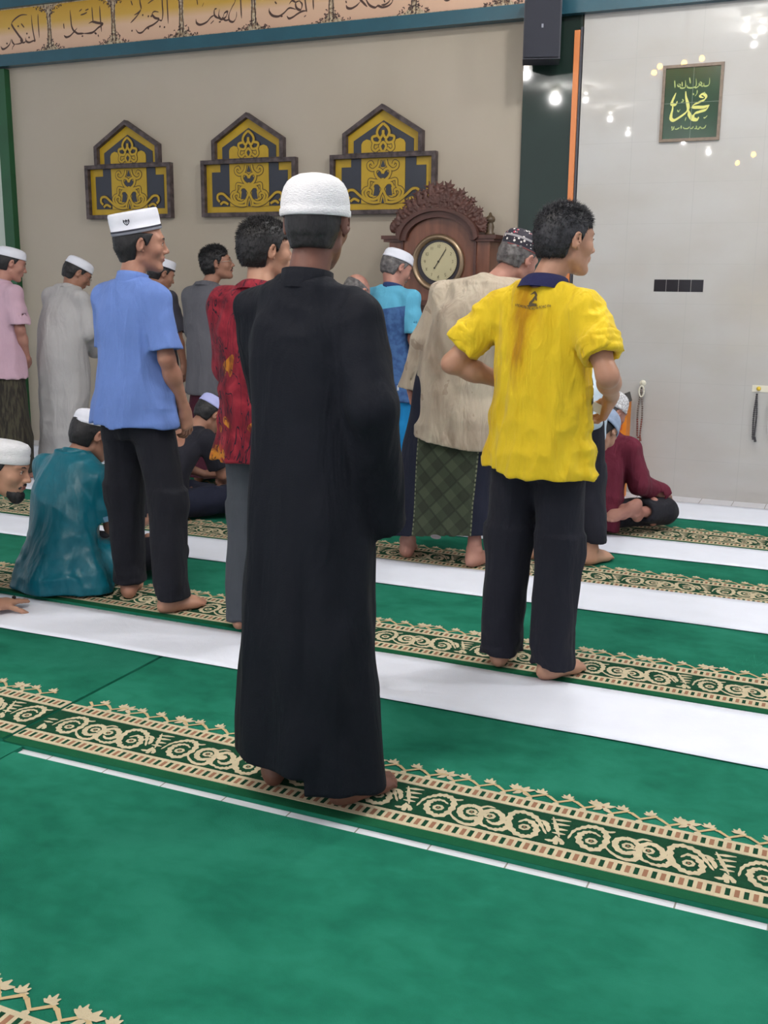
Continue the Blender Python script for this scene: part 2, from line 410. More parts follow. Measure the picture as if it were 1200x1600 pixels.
def hand_prims(F, wr, d, n, side, curl=25, sc=1., spread=4, thumb=20, tcurl=25, flat=False):
    """wrist, pointing direction d, palm normal n; side=+1 right hand"""
    d = V3(*d)/np.linalg.norm(d); n = V3(*n); n = n-d*(n@d); n /= np.linalg.norm(n); t = np.cross(n, d)*(-side)   # t: thumb side
    wr = V3(*wr); curls = curl if isinstance(curl, (list, tuple)) else [curl]*4
    s = sc
    F.ecap(wr-d*.015*s, wr+d*.02*s, (.026*s, .019*s), (.030*s, .017*s), side=t, k=.02)
    kn = []
    for i, o in enumerate((.030, .0105, -.009, -.0275)):
        k_ = wr+d*(.088-.004*abs(i-1))*s+t*o*s; kn.append(k_)
        F.cap(wr+d*.018*s+t*o*.55*s, k_, .0125*s, .0105*s, k=.018)
    F.ecap(wr+d*.03*s, wr+d*.075*s, (.034*s, .014*s), (.038*s, .012*s), side=t, k=.015)
    F.cap(wr+d*.015*s+t*.018*s+n*.008*s, wr+d*.045*s+t*.034*s+n*.01*s, .016*s, .013*s, k=.02)   # thenar
    for i, (k_, L) in enumerate(zip(kn, (.070, .078, .072, .057))):
        a = radians(curls[i]); fan = (1.5-i)*radians(spread); p = k_; ang = a*.6; r = (.0088, .009, .0086, .0076)[i]*s
        for q, fr in enumerate((.46, .31, .23)):
            dd = (d*cos(fan)+t*sin(fan))*cos(ang)+n*sin(ang); e = p+dd*L*fr*s
            F.cap(p, e, r*(1-.06*q), r*(.94-.06*q), k=.004); p = e; ang += a
    p = wr+d*.040*s+t*.032*s+n*.010*s; ang = radians(thumb)
    for q, L in enumerate((.036, .030, .024)):
        dd = d*cos(ang+.35)+t*sin(ang+.35)*(1-.35*q)+n*(.25+.22*q*radians(tcurl)*2); dd /= np.linalg.norm(dd)
        e = p+dd*L*s; F.cap(p, e, .0115*s*(1-.07*q), .0105*s*(1-.07*q), k=.006); p = e
        ang -= radians(tcurl)*.5
def stand(H=1.62, **kw):
    s = H/1.70
    J = dict(P=(0, 0, .93), W=(0, 0, 1.08), C=(0, -.01, 1.27), N=(0, -.025, 1.445), Hd=(0, .012, 1.588),
             shL=(-.178, -.02, 1.395), shR=(.178, -.02, 1.395), elL=(-.235, -.045, 1.12), elR=(.235, -.045, 1.12),
             wrL=(-.245, .03, .88), wrR=(.245, .03, .88), hiL=(-.088, 0, .90), hiR=(.088, 0, .90),
             knL=(-.10, .015, .49), knR=(.10, .015, .49), anL=(-.105, -.02, .08), anR=(.105, -.02, .08))
    J.update(kw); J = {k: V3(*v)*s for k, v in J.items()}; J['s'] = s; return J
def make_body(J, m, root, head=(0, 0, 0), hands=(), feet=(), thin=1., hf=.0042, armr=1., legs=True, feet_z=True, lo=None, hi=None, h=.011):
    """head=(yaw, pitch down, roll) in the person's frame. hands: (side, d, n, curl...) ; feet: (side, yaw[, R])"""
    s = J['s']; R = rot(-head[1], head[2], head[0]); Hd = J['Hd']; hs = s
    allp = np.array([v for k, v in J.items() if k != 's']); lo = allp.min(0)-.19*s; hi = allp.max(0)+.19*s
    fine = [(Hd-.135*s, Hd+.135*s)]
    for hd in hands:
        wv = J['wrR' if hd[0] > 0 else 'wrL']; c = wv+V3(*hd[1])/np.linalg.norm(hd[1])*.08*s; fine.append((c-.10*s, c+.10*s))
    for ft in feet:
        a = J['anR' if ft[0] > 0 else 'anL']
        Rf = ft[2] if len(ft) > 2 else rot(0, 0, ft[1]); c = a+Rf@V3(0, .065, -.035)*s; e = V3(.14, .14, .07)*s if len(ft) < 3 else V3(.14, .14, .14)*s
        fine.append((c-e, c+e))
    F = Field(lo, hi, h, fine, hf)
    t = thin*s*.88
    side = J['hiR']-J['hiL']; side = side/np.linalg.norm(side); ss = J['shR']-J['shL']; ss = ss/np.linalg.norm(ss)
    F.ecap(J['P']-(J['W']-J['P'])*.35, J['P']+(J['W']-J['P'])*.3, (.135*t, .095*t), (.14*t, .095*t), side, .03)
    F.ecap(J['P'], J['W'], (.14*t, .095*t), (.122*t, .085*t), side, .04)
    F.ecap(J['W'], J['C'], (.122*t, .085*t), (.145*t, .095*t), ss, .04)
    F.ecap(J['C'], J['C']+(J['N']-J['C'])*.55, (.145*t, .095*t), (.105*t, .065*t), ss, .04)
    F.cap(J['shL']-V3(0, 0, .012)*s, J['N']-ss*.02*s-V3(0, 0, .035)*s, .028*t, .042*t, .04); F.cap(J['shR']-V3(0, 0, .012)*s, J['N']+ss*.02*s-V3(0, 0, .035)*s, .028*t, .042*t, .04)
    for q in 'LR':
        sh, el, wr_, hp, kn, an = (J[k+q] for k in ('sh', 'el', 'wr', 'hi', 'kn', 'an'))
        a = armr*s
        F.cap(sh-V3(0, 0, .014)*a, el, .037*a, .035*a, .03)
        F.cap(sh+(el-sh)*.25, sh+(el-sh)*.6, .040*a, .038*a, .03)
        F.cap(el, el+(wr_-el)*.35, .034*a, .037*a, .02); F.cap(el+(wr_-el)*.3, wr_, .037*a, .0225*a, .02)
        if legs:
            F.cap(hp, kn, .075*t, .052*t, .04); F.cap(kn, an, .048*t, .031*t, .03)
            F.ell(kn+(an-kn)*.32+V3(0, -.012*s, 0), (.048*t, .05*t, .1*t), k=.03)
    N = J['N']; nk = Hd+R@V3(0, -.022, -.055)*s
    F.cap(N-V3(0, 0, .02)*s, nk, .055*s, .052*s, .03)
    F.local(Hd, R, hs, head_sdf, (0, 0, 0), .145, .012)
    for hd in hands:
        kw = hd[3] if len(hd) > 3 else {}
        hand_prims(F, J['wrR' if hd[0] > 0 else 'wrL'], hd[1], hd[2], hd[0], sc=s, **kw)
    for ft in feet:
        Rf = ft[2] if len(ft) > 2 else rot(0, 0, ft[1]); F.local(J['anR' if ft[0] > 0 else 'anL'], Rf, s, foot_sdf(ft[0]), (0, .065, -.02), .16, .02)
    Vx, Fx = F.mesh(1)
    lipm = mat(m.name+'_lips', tuple(int(c) for c in LIPC.get(m.name, (140, 88, 80))), .45)
    C = (Vx[Fx[:, 0]]+Vx[Fx[:, 2]])/2; q = (C-Hd)@R/s
    a_ = ((q[:, 0]/.0235)**2+((q[:, 2]+.0545)/.0115)**2 < 1) & (q[:, 1] > .082)
    o = mesh_obj('body', Vx, Fx, [m, lipm], root, True, a_.astype(np.int32)); J['R'] = R
    return o
LIPC = dict(skin_deep_brown=(96, 58, 54), skin_medium_brown=(136, 84, 76), skin_light_brown=(164, 108, 98), skin_tan=(150, 96, 86), skin_ruddy=(150, 94, 86))
def hair_field(J, grow=.007, nape=-.070, temple=.030, fore=.072, bald=None, hf=.0036, seed=0, amp=.0035, below=None, side=1., top=0):
    s = J['s']; R = J['R']; Hd = J['Hd']; F = Field(Hd-.15*s, Hd+.15*s, hf)
    def fn(x, y, z):
        d = ell_d(x, y, z, (0, -.018, .030), (.074+grow*side, .095+grow, .086+grow+top))
        d = smin(d, ell_d(x, y, z, (0, .020, .015), (.064+grow*.7*side, .062+grow*.6, .080+grow*.7+top)), .03)
        d = smin(d, cap_d(x, y, z, (0, -.045, -.02), (0, -.036, -.07), .060+grow*.5, .054), .03)
        reg = smax(smax(.052-z, y-fore, .01), -1, 0)
        reg = smin(reg, smax(.000-z, y-temple-(z-.03)*.45, .008), .012)
        reg = smin(reg, smax(nape-z, y+.026, .01), .012)
        d = smax(d, reg, .006)
        d = smax(d, -ell_d(np.abs(x), y, z, (.080, -.004, -.002), (.014, .020, .030)), .004)
        if below is not None: d = np.maximum(d, z-below-y*.0)
        if bald is not None: d = smax(d, -ell_d(x, y, z, (0, bald[0], .11), bald[1]), .01)
        return d
    F.local(Hd, R, s, fn, (0, 0, 0), .16, .0)
    sh = seed
    F.displace([(amp, (60, 60, 60), False, None, sh), (amp*.8, (140, 140, 90), True, None, sh)], .02)
    return F
def add_hair(J, m, root, strands=0, slen=.02, sdir=(0, -.3, .3), rad=.0011, stand_top=.7, **k):
    F = hair_field(J, **k); V, Fc = F.mesh(1)
    if strands:
        rng = np.random.RandomState(3); R = J['R']; s = J['s']; Hd = J['Hd']
        a, b, c = V[Fc[:, 0]], V[Fc[:, 1]], V[Fc[:, 2]]; nrm = np.cross(b-a, V[Fc[:, 3]]-a); nrm /= np.linalg.norm(nrm, axis=1)[:, None]+1e-9
        cc = (a+c)/2; loc = (cc-Hd)@R/s; ok = np.nonzero((loc[:, 2] > -.06))[0]; pick = ok[rng.randint(0, len(ok), strands)]
        nv = []; nf = []; base = len(V)
        nl = nrm[pick]@R; P = cc[pick]
        for i in range(strands):
            z = loc[pick[i], 2]; up = np.clip((z-.04)/.06, 0, 1)
            d = nl[i]*(.25+stand_top*up)+V3(0, -.35, -.9)*(1-up)+V3(*sdir)*up+rng.randn(3)*.28; d = R@(d/np.linalg.norm(d))
            L = slen*s*(.45+.55*up)*(.6+.8*rng.rand()); q = np.cross(d, rng.randn(3)); q /= np.linalg.norm(q); q2 = np.cross(d, q)
            p = P[i]-nrm[pick[i]]*.003; mid = p+d*L*.55; bend = R@V3(0, -.1, -.3)*L*.4; k0 = base+len(nv)
            for an_ in (0, 2.09, 4.19): nv.append(p+(q*cos(an_)+q2*sin(an_))*rad*1.5)
            for an_ in (0, 2.09, 4.19): nv.append(mid+(q*cos(an_)+q2*sin(an_))*rad)
            nv.append(p+d*L+bend)
            for e in range(3):
                f = (e+1) % 3; nf.append((k0+e, k0+f, k0+3+f, k0+3+e)); nf.append((k0+3+e, k0+3+f, k0+6))
        me_v = np.concatenate([V, np.array(nv)]); faces = Fc.tolist()+nf
        return mesh_obj('hair', me_v, faces, m, root, True)
    return mesh_obj('hair', V, Fc, m, root, True)
def beard(J, m, root, mustache=True, full=True, amp=.003):
    s = J['s']; R = J['R']; Hd = J['Hd']; F = Field(Hd-.16*s, Hd+.14*s, .0036)
    def fn(x, y, z):
        ax = np.abs(x); d = ell_d(x, y, z, (0, .072, -.098), (.032, .026, .030)) if full else 1.+0*x+0*y+0*z
        if full: d = smin(d, cap_d(ax, y, z, (.048, .004, -.050), (.020, .068, -.096), .0185, .021), .02)
        if mustache: d = smin(d, cap_d(ax, y, z, (.004, .098, -.041), (.026, .086, -.056), .006, .005), .008)
        return smax(d, -ell_d(x, y, z, (0, .1, -.054), (.022, .03, .010)), .004)
    F.local(Hd, R, s, fn, (0, .04, -.08), .12, 0); F.displace([(amp, (120, 120, 60), True)], .02)
    return F.obj('beard', m, root, 1)
def face_bits(J, root, glasses=None, brow=None):
    """eyeballs, eyebrows (and spectacles) fixed to the head frame"""
    s = J['s']; M = Matrix([list(r) for r in J['R']]).to_4x4(); M.translation = Vector(J['Hd'])
    P = lambda x, y, z: tuple(M @ (Vector((x, y, z))*s))
    for sg in (-1, 1):
        e = MB(); e.sphere(P(sg*.031, .0785, .0095), .0105*s, 8); e.cur = 1; e.sphere(P(sg*.031, .0855, .0090), .0045*s, 5)
        e.build('eye', [M_EYE, M_IRIS], root, True)
        b = MB(); b.tube([P(sg*.014, .0945, .0280), P(sg*.028, .0925, .0335), P(sg*.046, .078, .0290)], [.0022*s, .0030*s, .0014*s], 6); b.build('eyebrow', brow or M_HAIR, root, True)
        b = MB(); b.tube([P(sg*.019, .0885, .0105), P(sg*.026, .0915, .0150), P(sg*.034, .0905, .0155), P(sg*.043, .0840, .0110)], [.0009*s, .0014*s, .0014*s, .0008*s], 6); b.build('eyelashes', M_HAIR, root, True)
    if glasses:
        g = MB()
        for sg in (-1, 1):
            g.tube([P(sg*.033+.021*cos(a), .103, .006+.016*sin(a)) for a in [i*pi/8 for i in range(17)]], .0012*s, 6)
            g.tube([P(sg*.054, .102, .010), P(sg*.074, .07, .010), P(sg*.080, -.002, .012), P(sg*.082, -.02, -.005)], .0011*s, 6)
        g.tube([P(-.012, .103, .009), P(0, .107, .012), P(.012, .103, .009)], .0012*s, 6); g.build('eyeglasses', glasses, root, True)
def cap_hat(J, m, root, prof, tilt=(0, 0, 0), off=(0, -.012, .05), sx=.084, sy=.103, name='cap', bands=None, n=64, label=None):
    """prof: list of (fraction of radius, height); inner lining added. bands: list of material index per ring"""
    s = J['s']; M = Matrix([list(r) for r in J['R']]).to_4x4(); M.translation = Vector(J['Hd'])
    T = M @ Matrix.Translation(Vector(off)*s) @ Matrix.Rotation(radians(tilt[0]), 4, 'X') @ Matrix.Rotation(radians(tilt[1]), 4, 'Y') @ Matrix.Scale(s, 4)
    v = []; f = []; mi = []
    full = [(prof[0][0]*.955, prof[0][1]+.03), (prof[0][0]*.955, prof[0][1])]+list(prof)
    bb = [0, 0]+(bands or [0]*(len(prof)-1))+[0]
    for r, z in full:
        for i in range(n):
            a = 2*pi*i/n; v.append(tuple(T @ Vector((cos(a)*sx*r, sin(a)*sy*r, z))))
    for j in range(len(full)-1):
        for i in range(n): f.append((j*n+i, j*n+(i+1) % n, (j+1)*n+(i+1) % n, (j+1)*n+i)); mi.append(bb[j])
    f.append(tuple(range((len(full)-1)*n, len(full)*n))); mi.append(0)
    o = mesh_obj(name, v, f, m, root, True, mi)
    if label: o['label'] = label
    J['capT'] = T
    return o
DOME = [(1, -.004), (1.03, .0), (1.03, .012), (1.0, .016), (1.0, .028), (.985, .040), (.955, .055), (.90, .070), (.81, .083), (.67, .094), (.48, .102), (.25, .106), (.02, .107)]
PECI = [(1, 0), (1.03, .003), (1.03, .010), (1.0, .013), (1.0, .016), (1.0, .02), (.985, .062), (.96, .068), (.9, .071), (.6, .068), (.3, .066), (.02, .066)]
LOWCAP = [(1, 0), (1.02, .003), (1.02, .012), (.995, .016), (.985, .03), (.95, .046), (.86, .058), (.7, .066), (.45, .071), (.2, .073), (.02, .0735)]

# ------------------------------------------------------------------ clothing
def lerp_spine(J, z):
    P = [J['anL']*.5+J['anR']*.5, J['P'], J['W'], J['C'], J['N']]
    if J['P'][2] < .4: P = P[1:]
    zs = [p[2] for p in P]
    return np.array([np.interp(z, zs, [p[i] for p in P]) for i in (0, 1)])
def torso_rings(J, tab, cx=0, cy=0):
    """tab: (z/s, rx, ry[, dx, dy])"""
    s = J['s']; out = []
    for r in tab:
        c = lerp_spine(J, r[0]*s); dx = r[3] if len(r) > 3 else 0; dy = r[4] if len(r) > 4 else 0
        out.append((r[0]*s, c[0]+dx*s+cx, c[1]+dy*s+cy, r[1]*s, r[2]*s))
    return out
def field_for(J, pad=.12, h=.006, zmin=None, zmax=None):
    allp = np.array([v for k, v in J.items() if k[:2] in ('sh', 'el', 'wr', 'hi', 'P', 'W', 'C', 'N', 'kn')]); lo = allp.min(0)-pad; hi = allp.max(0)+pad
    if zmin is not None: lo[2] = zmin
    if zmax is not None: hi[2] = zmax
    return Field(lo, hi, h)
def sleeve(F, sh, el, end, r, k=.03, s=1, short=False, recess=True, J=None):
    """sleeve along shoulder-elbow-end, r = radii at shoulder, elbow, end; cut flat and hollowed at the end"""
    sh, el, end = V3(*sh), V3(*el), V3(*end)
    if short:
        d = (end-sh)/np.linalg.norm(end-sh); G = Field(np.minimum(sh, end)-.14, np.maximum(sh, end)+.14, .006); p0, p1, r1 = sh, end, r[-1]
    else:
        d = (end-el)/np.linalg.norm(end-el); p0, p1, r1 = el, end, r[-1]
    return d
def add_sleeve(F, pts, rad, k=.02, hollow=.03, wall=.009, kj=.02):
    """tapered tube whose last point is an open end; blended into F"""
    pts = [V3(*p) for p in pts]; d = pts[-1]-pts[-2]; d /= np.linalg.norm(d); e = pts[-1]; m = max(rad)+.05
    lo = np.min(pts, 0)-m; hi = np.max(pts, 0)+m
    def fn(X, Y, Z):
        r = None
        for i in range(len(pts)-1):
            q = cap_d(X, Y, Z, pts[i], pts[i+1]+(d*rad[-1] if i == len(pts)-2 else 0), rad[i], rad[i+1]); r = q if r is None else smin(r, q, kj)
        r = np.maximum(r, (X-e[0])*d[0]+(Y-e[1])*d[1]+(Z-e[2])*d[2])
        if hollow: r = np.maximum(r, -cap_d(X, Y, Z, e-d*hollow, e+d*.05, rad[-1]-wall, rad[-1]-wall))
        return r
    F.op(fn, lo, hi, k); return F
def collar_ring(J, m, root, r=.062, ry=None, h=.035, z=1.445, name='collar', tilt=14, w=.006, flare=.012, dy=-.004, fold=False):
    s = J['s']; c = J['N']; mb = MB(); n = 40; v = []; f = []; ry = ry or r*1.02
    M = Matrix.Translation((c[0], c[1]+dy*s, z*s)) @ Matrix.Rotation(radians(-tilt), 4, 'X')
    hd = J['Hd']; lx = (hd[0]-c[0])*.25
    prof = [(flare, 0), (flare*.3, h*.55), (0, h), (-w*.6, h+.002), (-w, h), (-w+flare*.3, h*.5), (-w+flare, 0)]
    if fold: prof = [(flare+.010, -.002), (flare+.006, h*.6), (.004, h), (-.004, h+.004), (-.010, h), (-.008, 0)]
    for j, (dr, zz) in enumerate(prof):
        for i in range(n):
            a = 2*pi*i/n; v.append(tuple(M @ Vector(((r+dr)*s*cos(a)+lx*zz/h, (ry+dr)*s*sin(a), zz*s))))
    L = len(prof)
    for j in range(L-1):
        for i in range(n): f.append((j*n+i, j*n+(i+1) % n, (j+1)*n+(i+1) % n, (j+1)*n+i))
    return mesh_obj(name, v, f, m, root, True)
def trouser(J, m, root, hem=.06, r=(.10, .082, .066), waist=.98, hips=(.165, .115), folds=(), h=.008, name='trousers', knee_dy=0, top_r=(.125, .09), lift=0, el=1.0):
    s = J['s']; F = field_for(J, .16, h, hem*s-.02, waist*s+.03)
    c = lerp_spine(J, waist*s); F.vloft([(waist*s, c[0], c[1], top_r[0]*s, top_r[1]*s), (.90*s, J['P'][0], J['P'][1]-.004, hips[0]*s*.86, hips[1]*s*.85), (.80*s, (J['hiL'][0]+J['hiR'][0])/2, -.004, hips[0]*s*.95, hips[1]*s*.92), (.76*s, (J['hiL'][0]+J['hiR'][0])/2, -.004, hips[0]*s*.9, hips[1]*s*.8)], .03)
    for q in 'LR':
        hp, kn, an = J['hi'+q], J['kn'+q], J['an'+q]; kn = kn+V3(0, knee_dy, 0); e = an+V3(0, 0, 0); e[2] = hem*s
        F.cap(hp-V3(0, 0, .10), kn, r[0]*s*.92, r[1]*s, .03)
        F.vloft([(hem*s, an[0], an[1]+.004, r[2]*s, r[2]*s*1.12*el), ((hem+.10)*s, an[0]*.9+kn[0]*.1, an[1]*.9+kn[1]*.1, r[2]*s*1.0, r[2]*s*1.1), (kn[2]-.1*s, (kn[0]*.75+an[0]*.25), (kn[1]*.75+an[1]*.25), (r[1]*.7+r[2]*.3)*s, (r[1]*.75+r[2]*.25)*s), (kn[2]+.05*s, kn[0], kn[1], r[1]*s, r[1]*s)], .03)
    wt = lambda x, y, z: np.clip(1.1-(z-hem*s)/(.5*s), .25, 1)
    F.displace(list(folds) or [(.007, (9, 9, 14), False, wt), (.006, (12, 12, 5), True), (.004, (25, 25, 32), True, lambda x, y, z: np.clip(1-(z-hem*s)/.18, 0, 1))])
    for q in 'LR':
        an = J['an'+q]; F.cap(an+V3(0, 0, hem*s-an[2]-.05), an+V3(0, 0, hem*s-an[2]+.015), r[2]*s-.010, r[2]*s-.014, 0, True)
    return F.obj(name, m, root, 1)

# ------------------------------------------------------------------ materials of the place
YW = 7.14                     # plane of the front wall
M_TILE = mat('white_floor_tile', (226, 226, 232), .22, spec=.5)
nb = NB(M_TILE); sx, sy, _ = nb.sep()
gx = nb.math('LESS_THAN', nb.math('ABSOLUTE', nb.math('SUBTRACT', nb.math('FRACT', nb.math('DIVIDE', nb.math('ADD', sx, .07), .2)), .5)), .49)
gy = nb.math('LESS_THAN', nb.math('ABSOLUTE', nb.math('SUBTRACT', nb.math('FRACT', nb.math('DIVIDE', nb.math('ADD', sy, .05), .2)), .5)), .49)
nb.base(nb.mix(nb.math('MULTIPLY', gx, gy), (150, 146, 142), (226, 226, 234)))
M_PLASTER = mat('cream_plaster', (178, 168, 155), .7, var=1, vscale=.8, col2=(171, 160, 144), bump=.08, bscale=60)
M_WALLTILE = mat('glossy_wall_tile', (184, 180, 178), .018, spec=.4)
nb = NB(M_WALLTILE); sx, sy, sz = nb.sep()
gx = nb.math('LESS_THAN', nb.math('ABSOLUTE', nb.math('SUBTRACT', nb.math('FRACT', nb.math('DIVIDE', nb.math('ADD', sx, 5.06), .40)), .5)), .4965)
gz = nb.math('LESS_THAN', nb.math('ABSOLUTE', nb.math('SUBTRACT', nb.math('FRACT', nb.math('DIVIDE', sz, .25)), .5)), .496)
vn = nb.noise(nb.mapping((1, 1, 2)), 1.6, 4)
nb.base(nb.mix(nb.math('MULTIPLY', gx, gz), (178, 176, 174), nb.ramp(vn, [(.3, (183, 179, 174)), (.7, (191, 190, 189))])))
bp = nb.N.new('ShaderNodeBump'); bp.inputs['Strength'].default_value = .03; bp.inputs['Distance'].default_value = .006
nb.L.new(nb.noise(nb.mapping(), 3.0, 2), bp.inputs['Height']); nb.L.new(bp.outputs[0], nb.b.inputs['Normal'])
M_TEAL = mat('teal_gloss_paint', (34, 84, 100), .3, var=.15, vscale=6)
M_GREENPAINT = mat('green_gloss_paint', (20, 84, 46), .35, var=.2, vscale=4)
M_DKGREEN = mat('dark_green_tile', (34, 50, 44), .04, var=.12, vscale=3, spec=.6)
M_ORANGE = mat('orange_strip_paint', (214, 128, 70), .4)
M_WHITEPAINT = mat('pale_wall_paint', (190, 200, 190), .6)
M_CEIL = mat('ceiling_white', (225, 224, 220), .8)

def box_obj(name, c, d, m, kind='structure', parent=None):
    o = MB().box(c, d).build(name, m, parent); 
    if kind: o['kind'] = kind
    return o
box_obj('floor', (-2.6, 1.0, -.05), (13, 14, .1), M_TILE)
box_obj('wall_front', (-4.62+.45, YW+.1, 2.1), (5.0, .2, 4.2), M_PLASTER)            # X -6.67 .. -1.67
box_obj('wall_front_tiled', (.92, YW+.085, 2.1), (5.44, .23, 4.2), M_WALLTILE)       # X -1.80 .. 3.6
box_obj('wall_front_far', (-7.9, YW+.1, 2.1), (2.46, .2, 4.2), M_WHITEPAINT)
box_obj('ceiling', (-2.6, 1.0, 4.4), (13, 14, .1), M_CEIL)
box_obj('trim_1', (-6.575, YW-.02, 1.5), (.10, .08, 3.04), M_GREENPAINT)             # green corner strip
box_obj('trim_2', (-2.000, YW-.005, 1.53), (.38, .05, 3.06), M_DKGREEN)               # dark green pilaster
box_obj('trim_3', (-1.838, YW-.015, 1.47), (.035, .07, 2.94), M_ORANGE)
box_obj('trim_4', (-1.812, YW-.008, 1.48), (.014, .06, 2.96), mat('dark_bead', (58, 60, 70), .4))
box_obj('trim_5', (-2.6, YW-.042, 3.075), (9.0, .10, .085), M_TEAL)                    # moulding below the frieze
box_obj('trim_6', (-2.6, YW-.042, 3.53), (9.0, .10, .14), M_TEAL)

